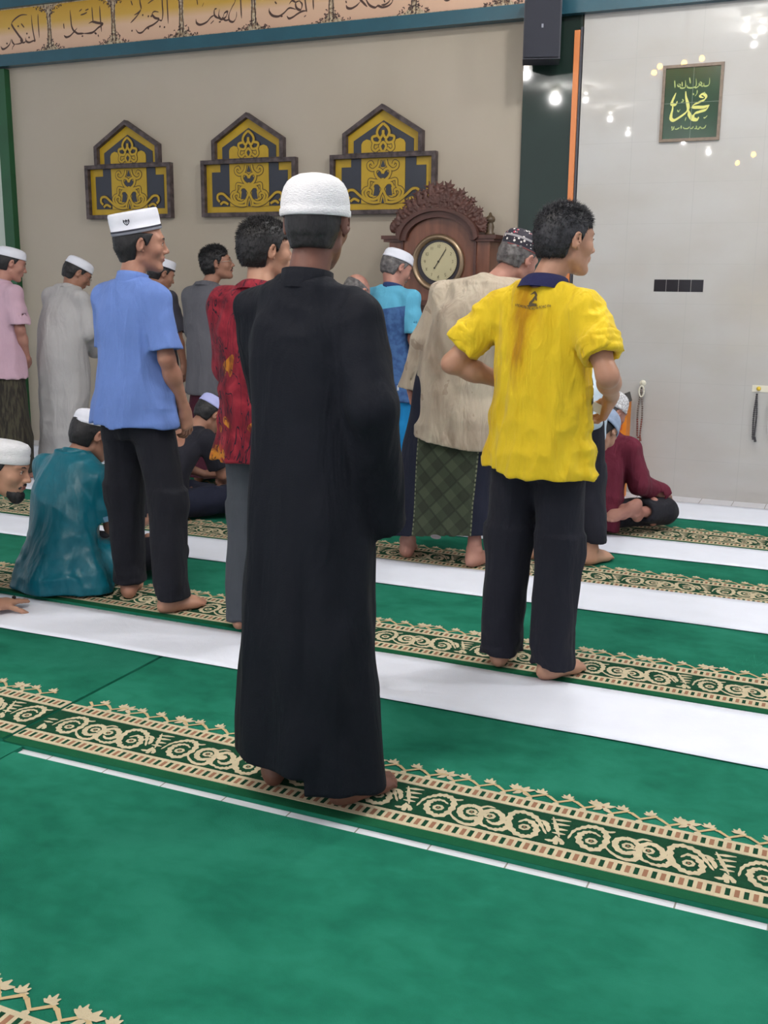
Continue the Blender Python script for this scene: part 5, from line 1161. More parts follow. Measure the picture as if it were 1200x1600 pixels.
# ---------------------------------------------------------------- 3 young man in the blue shirt
def p_blue():
    r = person((-2.70, 3.62), -4, 'young man in a sky blue short-sleeved shirt and tall white cap, looking right')
    J = stand(1.60, P=(-.05, 0, .93), W=(-.055, 0, 1.08), C=(-.045, -.01, 1.27), N=(-.03, -.02, 1.44), Hd=(-.01, .035, 1.590), shL=(-.200, .01, 1.375), shR=(.112, -.02, 1.375), elR=(.160, -.03, 1.115), wrR=(.150, .09, .885), elL=(-.22, .06, 1.12), wrL=(-.16, .18, .93), anL=(-.145, .02, .08), anR=(.170, -.07, .08), knL=(-.15, .02, .48), knR=(.115, .0, .48), hiL=(-.125, 0, .9), hiR=(.045, 0, .9))
    s = J['s']
    make_body(J, M_SKT, r, head=(-46, 3, 4), hands=[(1, (-.05, .3, -1), (-1, -.1, 0), dict(curl=[22, 28, 32, 35])), (-1, (.1, .3, -1), (1, 0, 0), dict(curl=25))], feet=[(-1, 34), (1, -24)], hf=.0038)
    m = fabric('sky_blue_shirt_cloth', (104, 132, 198), wr=.45, wscale=7, var=.07)
    fr_ = lambda a, b, t: a*(1-t)+b*t
    sl = [([J['sh'+q]+V3(0, 0, -.015), fr_(J['sh'+q], J['el'+q], .85)], (.056, .068), .05) for q in 'LR']
    tunic(J, m, r, 'shirt', [(.828, .200, .150, -.012), (.88, .194, .146, -.01), (.96, .184, .137), (1.10, .160, .124), (1.22, .160, .113), (1.32, .155, .100), (1.385, .115, .08), (1.435, .072, .064)],
          sl, [(.009, (6, 6, 2.0), True, down(1.3, .4)), (.007, (11, 11, 6), True), (.004, (9, 9, 22), True, down(.95, .2)), (.004, (22, 22, 12), False)], vfold(.008, 4, 2.2, .72, 1.2), h=.0055, hollow=.05,
          shr=.058, subs=[((.122*s, -.02, .80*s), (.116*s, -.02, .90*s), .015, .004)])
    collar_ring(J, m, r, r=.066, h=.046, z=1.422, tilt=12, flare=.004, dy=.002)
    trouser(J, fabric('black_slacks', (26, 27, 36), wr=.4), r, hem=.068, r=(.096, .082, .068), hips=(.165, .12), h=.0075)
    add_hair(J, M_HAIR, r, strands=3600, slen=.014, grow=.008, temple=.034, nape=-.080, below=.050, amp=.0012, rad=.0008)
    pr = [(1, 0), (1.02, .002), (1.02, .0105), (1.022, .011), (1.022, .018), (1.0, .0185), (1.01, .05), (1.0, .080), (.97, .088), (.9, .089), (.6, .083), (.3, .081), (.02, .081)]
    cap_hat(J, [M_CAPW, M_PIPING, M_GREYBAND], r, pr, tilt=(14, 0), off=(0, -.020, .050), sx=.086, sy=.107, bands=[2, 2, 1, 1, 1, 0, 0, 0, 0, 0, 0, 0])
    T = J['capT']; ik = Ink(lambda p, l: None, .0004)
    def put(p, l):
        a = radians(-20)+p[0]/.09; q = T @ Vector((cos(a)*(.0875+l), sin(a)*(.1085+l), .050+p[1])); return tuple(q)
    ik = Ink(put, .0002); ik.poly([(-.011, .012), (-.012, .002), (-.007, -.008), (0, -.014), (.007, -.008), (.012, .002), (.011, .012), (.004, .007), (0, .012), (-.004, .007)][::-1])
    ik.cur = 1
    for P in ([(-.006, .006), (-.005, -.003), (0, -.008)], [(.006, .006), (.005, -.003), (0, -.008)], [(0, .004), (0, -.005)]): ik.ribbon(P, .0026, n=2)
    ik.build('cap_emblem', [M_PIPING, M_CAPW], r)
    face_bits(J, r)
p_blue()

# ---------------------------------------------------------------- 4 man in the red batik shirt
def p_batik():
    r = person((-2.06, 3.51), -4, 'bareheaded man in a red and gold batik shirt, half hidden behind the black robe')
    J = stand(1.57, Hd=(.0, .03, 1.588), anL=(-.115, -.02, .08), anR=(.115, 0, .08), elL=(-.20, .05, 1.12), wrL=(-.10, .21, 1.02), elR=(.22, .03, 1.12), wrR=(.12, .21, 1.0), shL=(-.18, 0, 1.385))
    s = J['s']
    make_body(J, M_SKL, r, head=(-34, 0, 4), hands=[(1, (-.9, .4, 0), (0, -.3, 1)), (-1, (.9, .4, 0), (0, -.3, 1))], feet=[(-1, 8), (1, -10)])
    m = fabric('red_batik_cloth', (150, 34, 46), wr=.35)
    nb = NB(m); mp = nb.mapping((1, 1, .8), (.3, .5, .4)); n1 = nb.noise(mp, 7, 5, 2.2); n2 = nb.noise(nb.mapping((1, 1, 1), (0, .7, 0)), 3.4, 2, .4); n3 = nb.noise(nb.mapping((3, 3, 1), (0, .9, 0)), 5, 2, 1.5)
    c = nb.ramp(n1, [(.32, (62, 18, 32)), (.42, (104, 22, 36)), (.55, (128, 30, 46)), (.68, (150, 44, 56)), (.8, (84, 20, 34))])
    g = nb.ramp(n1, [(.4, (92, 30, 26)), (.52, (186, 120, 34)), (.62, (150, 50, 34))])
    x, y, z = nb.sep(); low = nb.math('MULTIPLY', nb.math('SUBTRACT', 1.25, z), .10)
    c = nb.mix(nb.math('GREATER_THAN', nb.math('ADD', n2, low), .625), c, g)
    c = nb.mix(nb.math('LESS_THAN', nb.math('ABSOLUTE', nb.math('SUBTRACT', n3, .5)), .012), c, (40, 22, 36)); nb.base(c)
    tunic(J, m, r, 'shirt', [(.745, .215, .145, -.01, 0), (.84, .200, .140), (.98, .182, .132), (1.12, .178, .126), (1.24, .184, .116), (1.32, .178, .102), (1.39, .125, .08), (1.44, .075, .064)],
          [([J['shL']+V3(0, 0, -.01), J['elL'], J['wrL']], (.066, .066, .052)), ([J['shR']+V3(0, 0, -.01), J['elR'], J['wrR']], (.066, .066, .052))],
          [(.008, (7, 7, 3), True), (.006, (12, 12, 9), True)], vfold(.008, 4, 1, .72, 1.2), h=.0075)
    collar_ring(J, m, r, r=.068, h=.035, z=1.425, fold=True)
    trouser(J, fabric('charcoal_trouser_cloth', (72, 76, 84), wr=.35), r, hem=.04, r=(.098, .082, .07), h=.009)
    add_hair(J, M_HAIR, r, strands=5500, slen=.020, grow=.012, temple=.030, nape=-.062, amp=.0015, top=.003, stand_top=.4, rad=.0008)
    face_bits(J, r)
p_batik()

# ---------------------------------------------------------------- 5 man in the beige tunic
def p_beige():
    r = person((-1.80, 4.84), -2, 'man in a stained beige tunic, patterned cap and navy and green checked sarong, head bowed')
    J = stand(1.66, P=(.02, -.02, .93), W=(.06, -.03, 1.07), C=(.13, -.02, 1.25), N=(.205, .02, 1.405), Hd=(.285, .115, 1.500), shL=(-.045, -.01, 1.335), shR=(.31, .03, 1.335), elL=(-.150, -.03, 1.11), wrL=(-.215, .0, .875), elR=(.40, .02, 1.09), wrR=(.36, .16, .93),
              anL=(-.215, -.02, .08), anR=(.165, -.04, .08), knL=(-.16, 0, .48), knR=(.13, 0, .48))
    s = J['s']
    make_body(J, M_SKR, r, head=(-22, 26, 8), hands=[(-1, (.1, .3, -1), (1, 0, 0), dict(curl=30)), (1, (-.5, .6, -.6), (-.5, -.5, 0))], feet=[(-1, 22), (1, -10)])
    m = fabric('beige_tunic_cloth', (184, 170, 152), wr=.8)
    nb = NB(m); n1 = nb.noise(nb.mapping((2, 2, 1)), 2.6, 4, .7); n2 = nb.noise(nb.mapping(), 11, 4, .5)
    c = nb.ramp(n1, [(.36, (150, 134, 118)), (.5, (180, 166, 149)), (.65, (190, 178, 160))])
    nb.base(nb.mix(nb.math('MULTIPLY', nb.math('GREATER_THAN', n2, .66), .4), c, (120, 100, 84)))
    tunic(J, m, r, 'tunic', [(.60, .225, .165, .03, -.01), (.70, .215, .155, .025, -.01), (.85, .195, .145, .01, -.01), (1.0, .185, .138), (1.15, .190, .135), (1.26, .196, .128, 0, -.005), (1.33, .180, .112, 0, -.01), (1.385, .125, .09, 0, -.01)],
          [([J['shL']+V3(0, 0, -.01), J['elL'], J['wrL']+V3(0, .0, 0)], (.058, .050, .050), .035), ([J['shR']+V3(0, 0, -.01), J['elR'], J['wrR']], (.060, .060, .056))],
          [(.010, (5.5, 5.5, 1.6), True), (.007, (9, 9, 12), True, down(1.1, .3)), (.006, (12, 12, 5), True)], vfold(.014, 3.4, .4, .58, 1.2), h=.0065, hollow=.05, extra=lambda F: (F.ecap(J['N']-V3(.07, .03, .12), J['N']-V3(.0, .025, .045), (.15, .10), (.095, .082), (1, .1, 0), .03), F.cap(J['N']-V3(0, .02, .055), J['shR']*.6+J['N']*.4-V3(0, 0, .02), .062, .058, .03)), cuts=[((0, 0, .610), (-.16, 0, -1))])
    # sarong: navy cloth with a green checked panel at the back
    ms = fabric('navy_sarong_cloth', (34, 38, 54), wr=.3)
    nb = NB(ms); x, y, z = nb.sep(); u = nb.math('DIVIDE', nb.math('ADD', x, nb.math('ADD', -.030, nb.math('MULTIPLY', nb.math('SUBTRACT', z, .4), -.06))), .067); v = nb.math('DIVIDE', z, .072)
    a = nb.math('ADD', u, v); b = nb.math('SUBTRACT', u, v); fa = nb.math('FRACT', nb.math('MULTIPLY', a, .5)); fb = nb.math('FRACT', nb.math('MULTIPLY', b, .5))
    ck_ = nb.math('ADD', nb.math('GREATER_THAN', fa, .5), nb.math('GREATER_THAN', fb, .5))
    cc = nb.ramp(nb.math('ADD', nb.math('MULTIPLY', ck_, .33), .05), [(0, (54, 60, 48)), (.3, (64, 71, 57)), (.62, (75, 83, 66))], True)
    line = nb.math('LESS_THAN', nb.math('MINIMUM', nb.math('ABSOLUTE', nb.math('SUBTRACT', fa, .5)), nb.math('ABSOLUTE', nb.math('SUBTRACT', fb, .5))), .05)
    cc = nb.mix(nb.math('MULTIPLY', line, .6), cc, (44, 50, 40))
    au = nb.math('ABSOLUTE', u); inp = nb.math('MULTIPLY', nb.math('LESS_THAN', au, 2.25), nb.math('LESS_THAN', y, .03))
    edge = nb.math('MULTIPLY', inp, nb.math('GREATER_THAN', au, 2.16)); dash = nb.math('GREATER_THAN', nb.math('FRACT', nb.math('MULTIPLY', z, 45)), .45)
    cc = nb.mix(nb.math('MULTIPLY', edge, dash), cc, (118, 122, 100)); nb.base(nb.mix(inp, (30, 33, 50), cc))
    F = field_for(J, .2, .008, .09, .99)
    F.vloft([(.095, -.035, -.01, .262, .13), (.2, -.03, -.01, .255, .13), (.45, -.02, -.01, .235, .135), (.7, .0, -.01, .205, .135), (.85, .015, -.01, .19, .13), (.98, .03, -.01, .17, .12)], .03, n=2.6, fold=vfold(.012, 3, 2, .1, .8))
    F.displace([(.008, (5, 5, 3), True), (.005, (9, 9, 6), False)]); F.vloft([(.08, -.02, -.01, .235, .13), (.16, -.02, -.01, .233, .13)], 0, n=2.6, sub=True, grow=-.012); F.cut((-.2, 0, .125), (.10, 0, -1)); F.obj('sarong', ms, r)
    ik = Ink(lambda p, l: (p[0], -.150-l, p[1]), .0006); 
    ik.poly([(.0+.028*cos(a)*1.0, .150+.011*sin(a)) for a in [i*pi/8 for i in range(16)]]); ik.cur = 1
    for k in range(5): ik.ribbon([(-.019+k*.0085, .145), (-.016+k*.0085, .156), (-.012+k*.0085, .146)], .0022, n=1)
    ik.build('sarong_label', [mat('sarong_label_grey', (128, 120, 124), .6), M_PIPING], r)
    mc = mat('songket_cap', (40, 34, 48), .7, bump=.4, bscale=160)
    nb = NB(mc); Ti = None
    m2 = nb.N.new('ShaderNodeTexVoronoi'); m2.inputs['Scale'].default_value = 52; nb.L.new(nb.mapping((1, 1, 1)), m2.inputs['Vector'])
    n_ = nb.noise(nb.mapping(), 18, 2); c = nb.mix(nb.math('LESS_THAN', m2.outputs['Distance'], .33), (34, 30, 44), nb.ramp(n_, [(.45, (226, 220, 216)), (.55, (176, 52, 74)), (.62, (226, 220, 216))], True)); nb.base(c)
    pr = [(1, 0), (1.01, .006), (1.012, .012), (1.01, .040), (1.012, .044), (1.0, .050), (.93, .066), (.8, .080), (.55, .092), (.3, .097), (.02, .099)]
    cap_hat(J, [mc, M_PIPING, mat('cap_silver_band', (150, 146, 150), .5), mat('cap_rose_band', (150, 84, 84), .6)], r, pr, tilt=(8, 0), off=(0, -.016, .040), sx=.084, sy=.103, bands=[3, 1, 0, 2, 2, 0, 0, 0, 0, 0])
    add_hair(J, M_HAIRGG, r, grow=.006, temple=.02, nape=-.055, below=.06); face_bits(J, r)
p_beige()

# ================================================================== the row by the wall
def std_shirt(J, m, r, hem, sl, name='shirt', h=.009, w=1., grow=0, vf=None, folds=None, cuts=(), hollow=.05):
    g = grow
    return tunic(J, m, r, name, [(hem, .184*w+g, .142+g), ((hem+1.1)/2-.05, .172*w+g*.6, .135+g*.6), (1.10, .164*w, .126), (1.22, .164*w, .115), (1.32, .158*w, .102), (1.385, .116, .08), (1.435, .073, .064)],
                 sl, folds or [(.008, (7, 7, 3), True), (.005, (13, 13, 8), True)], vf or vfold(.008, 4, 1.3, hem, 1.2), h=h, hollow=hollow, cuts=cuts)
def sleeves(J, frac=.85, r0=.057, r1=.066, which='LR', long_=False):
    out = []
    for q in which:
        a, e, w_ = J['sh'+q]+V3(0, 0, -.012), J['el'+q], J['wr'+q]
        out.append(([a, e, w_], (r0, r0, r1)) if long_ else ([a, a*(1-frac)+e*frac], (r0, r1), .045))
    return out
def sarong(J, m, root, hem, waist=.98, w0=.20, w1=.140, d0=.15, h=.010, name='sarong'):
    s = J['s']; F = field_for(J, .2, h, hem*s-.02, waist*s+.03); x0 = (J['anL'][0]+J['anR'][0])/2; y0 = (J['anL'][1]+J['anR'][1])/2
    F.vloft([(hem*s, x0, y0+.01, w0*s, d0*s), (.4*s, x0, y0+.01, (w0*.9+w1*.1)*s, d0*.98*s), (.75*s, J['P'][0], J['P'][1], (w0*.3+w1*.7)*s, .115*s), (waist*s, J['P'][0], J['P'][1], w1*s*.9, .095*s)], .03, n=2.3, fold=vfold(.016, 3.3, 1, hem, .9))
    F.displace([(.008, (6, 6, 1.5), True), (.004, (10, 10, 8), False)]); F.obj(name, m, root)

# ---------------------------------------------------------------- 6 man beside the clock
def p_clockside():
    r = person((-2.64, 5.98), -12, 'man in a light and dark blue short-sleeved tunic and bright blue trousers, before the clock')
    J = stand(1.58, C=(.0, .0, 1.26), N=(.005, .04, 1.42), Hd=(-.01, .105, 1.545), shL=(-.145, .03, 1.36), shR=(.175, .02, 1.36), elR=(.205, .0, 1.10), wrR=(.185, .13, .88), elL=(-.17, .05, 1.10), wrL=(-.12, .20, .95), anL=(-.08, 0, .08), anR=(.11, -.02, .08))
    make_body(J, M_SKR, r, head=(-26, 24, 0), hands=[(1, (-.2, .4, -1), (-1, 0, 0)), (-1, (.6, .6, 0), (0, 0, 1))], feet=[(-1, 20), (1, -10)], hf=.0045)
    m = fabric('blue_panel_tunic_cloth', (58, 92, 142), wr=.3); nb = NB(m); x, y, z = nb.sep()
    yk = nb.math('GREATER_THAN', nb.math('ADD', z, nb.math('MULTIPLY', nb.math('ABSOLUTE', nb.math('SUBTRACT', x, .01)), -.15)), 1.195)
    slv = nb.math('GREATER_THAN', nb.math('ABSOLUTE', nb.math('SUBTRACT', x, .015)), .150)
    slv = nb.math('MULTIPLY', slv, nb.math('GREATER_THAN', z, .96))
    fsel = nb.math('MAXIMUM', yk, slv)
    nn = nb.noise(nb.mapping(), 30, 3); nb.base(nb.mix(fsel, nb.ramp(nn, [(.4, (52, 82, 130)), (.6, (70, 104, 154))]), (92, 168, 200)))
    std_shirt(J, m, r, .70, sleeves(J, .85, .056, .068), name='tunic')
    nb = None; x_ = .145
    ik = Ink(lambda p, l: (p[0], p[1], p[2]) if len(p) > 2 else p, 0)
    mb = MB(); Mw = mat('white_print', (206, 214, 224), .7)
    for k in range(7): mb.box((.140-.002*k+.0, -.085+.020*k, .735+.0*k+.012*(k % 2)), (.008, .010, .03-.008*(k % 2)))
    mb.build('hem_print', Mw, r)
    collar_ring(J, fabric('navy_collar', (42, 62, 108)), r, r=.066, h=.040, z=1.40, tilt=18, flare=.006, dy=0)
    trouser(J, fabric('bright_blue_trousers', (22, 124, 184), wr=.3, var=.15), r, hem=.07, r=(.098, .088, .076), h=.010, folds=[(.008, (8, 8, 3), True)])
    add_hair(J, M_HAIRGG, r, grow=.006, temple=.03, nape=-.06, below=.05, amp=.0015); face_bits(J, r); beard(J, M_HAIRGG, r, True, False)
    cap_hat(J, M_CAPW, r, LOWCAP, tilt=(4, 0), off=(0, -.012, .045), sx=.087, sy=.106)
p_clockside()

# ---------------------------------------------------------------- 7 man in grey with spectacles
def p_grey():
    r = person((-3.98, 6.08), -6, 'bareheaded man with spectacles in a grey shirt, looking up to the right')
    J = stand(1.585, Hd=(.045, .05, 1.565), N=(.0, -.01, 1.42), shL=(-.155, 0, 1.355), shR=(.16, -.01, 1.355), elR=(.19, .04, 1.1), wrR=(.10, .22, 1.0), elL=(-.18, .04, 1.1), wrL=(-.08, .22, 1.0))
    make_body(J, M_SKM, r, head=(-52, -8, 0), hands=[(1, (-.9, .4, 0), (0, -.3, 1)), (-1, (.9, .4, 0), (0, -.3, 1))], feet=[(-1, 10), (1, -10)], hf=.0045)
    m = fabric('grey_shirt_cloth', (98, 98, 106), wr=.45)
    std_shirt(J, m, r, .66, sleeves(J, long_=True, r1=.05), vf=vfold(.010, 4, 2, .64, 1.2))
    collar_ring(J, m, r, r=.066, h=.03, z=1.405, fold=True)
    sarong(J, fabric('maroon_sarong_cloth', (72, 26, 44)), r, .06)
    add_hair(J, M_HAIR, r, strands=4200, slen=.024, grow=.009, temple=.030, nape=-.062, amp=.003, top=.003, stand_top=.8); face_bits(J, r, glasses=M_WIRE); beard(J, M_HAIR, r, True, False, .0015)
p_grey()

# ---------------------------------------------------------------- 8 man hidden behind the blue shirt
def p_hidden_grey():
    r = person((-4.60, 6.33), -4, 'man in a dark-banded white cap, mostly hidden behind the sky blue shirt')
    J = stand(1.53, N=(0, .0, 1.43), Hd=(.0, .10, 1.545), elR=(.235, -.02, 1.10), wrR=(.235, .05, .86), shL=(-.16, 0, 1.37), shR=(.16, 0, 1.37))
    make_body(J, M_SKM, r, head=(-30, 22, 0), hands=[(1, (-.05, .15, -1), (-1, -.1, 0), dict(curl=[14, 20, 24, 28])), (-1, (.1, .2, -1), (1, 0, 0))], feet=[(-1, 10), (1, -10)], hf=.0045)
    m = fabric('dark_slate_shirt_cloth', (74, 74, 86), wr=.3)
    std_shirt(J, m, r, .74, sleeves(J, .98, .056, .062)); collar_ring(J, m, r, r=.066, h=.03, z=1.41, fold=True)
    trouser(J, fabric('dark_trouser_cloth', (40, 40, 50)), r, h=.012)
    add_hair(J, M_HAIR, r, grow=.006, temple=.03, nape=-.06, below=.05, amp=.0015); face_bits(J, r)
    cap_hat(J, [M_CAPW, M_PIPING], r, PECI, tilt=(6, 0), off=(0, -.014, .046), sx=.085, sy=.105, bands=[1, 1, 0, 0, 0, 0, 0, 0, 0, 0, 0])
p_hidden_grey()

# ---------------------------------------------------------------- 9 man in the pale grey robe
def p_palerobe():
    r = person((-5.10, 5.93), -6, 'man in a long pale grey robe, white cap and spectacles, head bowed')
    J = stand(1.58, W=(.0, .0, 1.07), C=(.0, .03, 1.25), N=(.02, .09, 1.395), Hd=(.03, .165, 1.495), shL=(-.155, .07, 1.33), shR=(.175, .05, 1.325), elR=(.215, .08, 1.08), wrR=(.10, .24, .93), elL=(-.20, .10, 1.09), wrL=(-.05, .26, .95))
    make_body(J, M_SKM, r, head=(-34, 34, 0), hands=[(1, (-.9, .5, 0), (0, -.3, 1)), (-1, (.9, .4, 0), (0, -.3, 1))], feet=[(-1, 10), (1, -12)], hf=.0045)
    m = fabric('pale_grey_robe_cloth', (186, 184, 186), wr=.45)
    tunic(J, m, r, 'robe', [(.075, .185, .165, 0, .02), (.25, .185, .162, 0, .01), (.55, .188, .16), (.85, .190, .158), (1.05, .182, .142), (1.18, .176, .125), (1.27, .166, .108), (1.34, .13, .085), (1.39, .08, .066)],
          sleeves(J, long_=True, r0=.060, r1=.055), [(.014, (4.5, 4.5, 2.0), True), (.007, (9, 9, 5), True), (.006, (8, 8, 14), True, down(.8, .3))], vfold(.014, 3.6, 1.6, .05, 1.1), h=.009)
    collar_ring(J, m, r, r=.064, h=.035, z=1.37, tilt=26)
    add_hair(J, M_HAIR, r, grow=.008, temple=.034, nape=-.07, below=.05, amp=.002); face_bits(J, r, glasses=M_WIRE)
    cap_hat(J, M_CAPW, r, LOWCAP, tilt=(6, 0), off=(0, -.014, .042), sx=.086, sy=.107)
p_palerobe()

# ---------------------------------------------------------------- 10 man in the pink shirt
def p_pink():
    r = person((-5.33, 5.60, .0215), -4, 'man in a pale pink short-sleeved shirt and dark sarong at the left edge')
    J = stand(1.57, C=(0, 0, 1.27), N=(.01, .02, 1.43), Hd=(.04, .10, 1.565), shL=(-.155, .01, 1.37), shR=(.165, .0, 1.365), elR=(.195, .0, 1.10), wrR=(.14, .10, .88))
    make_body(J, M_SKR, r, head=(-36, 18, 0), hands=[(1, (-.5, .6, -.6), (-1, 0, 0)), (-1, (.1, .3, -1), (1, 0, 0))], feet=[(-1, 10), (1, -10)], hf=.0045)
    m = fabric('pale_pink_shirt_cloth', (206, 172, 190), wr=.4)
    std_shirt(J, m, r, .75, sleeves(J, .85, .058, .070)); collar_ring(J, m, r, r=.066, h=.03, z=1.415, fold=True)
    ms = fabric('dark_checked_sarong', (56, 52, 46)); nb = NB(ms); n_ = nb.noise(nb.mapping((6, 6, 1)), 12, 2); nb.base(nb.ramp(n_, [(.4, (44, 40, 38)), (.6, (72, 68, 56))]))
    sarong(J, ms, r, .06)
    add_hair(J, M_HAIR, r, grow=.006, temple=.03, nape=-.06, below=.05, amp=.0015); face_bits(J, r)
    cap_hat(J, M_CAPW, r, LOWCAP, tilt=(4, 0), off=(0, -.012, .044), sx=.086, sy=.105)
p_pink()

# ---------------------------------------------------------------- 17 balding man behind the robe
def p_bald():
    r = person((-2.84, 5.72, .0215), -4, 'balding man whose head shows between the black robe and the man before the clock')
    J = stand(1.46, C=(0, .03, 1.26), N=(.01, .09, 1.40), Hd=(.03, .19, 1.50), shL=(-.15, .07, 1.33), shR=(.15, .07, 1.33))
    make_body(J, M_SKR, r, head=(-20, 40, 0), hands=[(1, (-.05, .15, -1), (-1, -.1, 0)), (-1, (.1, .2, -1), (1, 0, 0))], feet=[(-1, 10), (1, -10)], hf=.005)
    m = fabric('dim_green_shirt_cloth', (66, 78, 84), wr=.3)
    std_shirt(J, m, r, .74, sleeves(J, .9, .054, .060)); collar_ring(J, m, r, r=.064, h=.028, z=1.38, tilt=24, fold=True)
    trouser(J, bpy.data.materials['dark_trouser_cloth'], r, h=.012)
    add_hair(J, M_HAIRGG, r, grow=.004, temple=.02, nape=-.055, below=.045, amp=.001); face_bits(J, r)
p_bald()

# ---------------------------------------------------------------- 16 bowing man behind the yellow shirt
def p_bowing():
    r = person((-1.25, 5.12), 8, 'man bowing low in a pale blue cap, almost hidden behind the yellow-shirted man')
    s = 1.6/1.7
    J = stand(1.60, P=(-.03, -.06, .86), W=(-.03, .05, .94), C=(-.03, .18, .95), N=(.0, .30, .82), Hd=(.108, .37, .645), shL=(-.17, .22, .87), shR=(.085, .25, .84), elL=(-.20, .22, .64), wrL=(-.15, .10, .50), elR=(.07, .24, .64), wrR=(.02, .12, .52),
              hiL=(-.12, -.06, .84), hiR=(.05, -.06, .84), knL=(-.16, .02, .47), knR=(.08, .0, .47), anL=(-.20, -.02, .08), anR=(.120, -.055, .08))
    make_body(J, M_SKL, r, head=(-25, 55, 0), hands=[(1, (0, .3, -1), (0, -1, 0)), (-1, (0, .3, -1), (0, -1, 0))], feet=[(-1, 10), (1, -32)], hf=.0045)
    m = fabric('pale_blue_tunic_cloth', (196, 212, 226), wr=.3)
    lo = np.array([-.35, -.32, .55]); F = Field(lo, (.42, .6, 1.1), .009); sd = (1, 0, 0)
    F.ecap(J['P']+V3(0, -.04, -.10), J['P']+V3(0, 0, .02), (.168, .12), (.165, .115), sd, .03); F.ecap(J['P'], J['W'], (.165, .12), (.160, .115), sd, .04); F.ecap(J['W'], J['C'], (.160, .115), (.165, .115), sd, .04)
    F.ecap(J['C'], J['N']-V3(0, .03, 0), (.16, .11), (.085, .07), sd, .04)
    for q in 'LR': F.cap(J['sh'+q], J['N']+V3(0, -.04, 0), .058, .055, .04)
    for sl in sleeves(J, long_=True, r0=.056, r1=.05): add_sleeve(F, sl[0], sl[1])
    F.displace([(.008, (8, 8, 8), True)]); F.obj('tunic', m, r)
    collar_ring(dict(J, N=J['N']+V3(0, .005, .0)), m, r, r=.06, h=.03, z=.805, tilt=65)
    trouser(dict(J, W=J['P']+V3(0, 0, .1)), fabric('black_wide_trousers', (30, 31, 42), wr=.3), r, hem=.125, r=(.105, .085, .070), waist=.86, hips=(.150, .10), h=.009)
    add_hair(J, M_HAIR, r, grow=.006, temple=.03, nape=-.06, below=.05, amp=.0015); face_bits(J, r)
    cap_hat(J, M_CAPBLUE, r, DOME, tilt=(12, 0), off=(0, -.024, .012), sx=.092, sy=.110)
p_bowing()

# ================================================================== seated people
def seated(H, **kw):
    J = stand(H, P=(0, -.02, .115), W=(0, -.02, .27), C=(0, .035, .45), N=(0, .10, .61), Hd=(.02, .19, .73), shL=(-.165, .08, .555), shR=(.165, .08, .555), elL=(-.21, .12, .31), elR=(.21, .12, .31),
              wrL=(-.10, .32, .26), wrR=(.10, .32, .26), hiL=(-.09, .02, .10), hiR=(.09, .02, .10), knL=(-.33, .27, .115), knR=(.33, .27, .115), anL=(.06, .40, .085), anR=(-.08, .34, .085))
    s = J['s']; J.update({k: V3(*v)*s for k, v in kw.items()}); return J
def seat_legs(J, m, root, r=(.092, .078, .058), h=.008, name='trousers', ends=(.93, .93), seat=(.155, .13, .11)):
    s = J['s']; F = field_for(J, .16, h, .002, .34)
    F.ell(J['P']+V3(0, 0, .01), tuple(q*s for q in seat), k=.04)
    for q, e in zip('LR', ends):
        kn, an = J['kn'+q], J['an'+q]; F.cap(J['hi'+q], kn, r[0]*s, r[1]*s, .04); add_sleeve(F, [kn, kn+(an-kn)*e], (r[1]*s, r[2]*s), .03, .03)
    F.displace([(.007, (9, 9, 9), True), (.005, (16, 16, 16), True)]); F.cut((0, 0, .004), (0, 0, -1)); return F.obj(name, m, root)
FL = lambda yaw, roll=0, pitch=0: np.array(Matrix.Rotation(radians(yaw), 3, 'Z') @ Matrix.Rotation(radians(pitch), 3, 'X') @ Matrix.Rotation(radians(roll), 3, 'Y'))

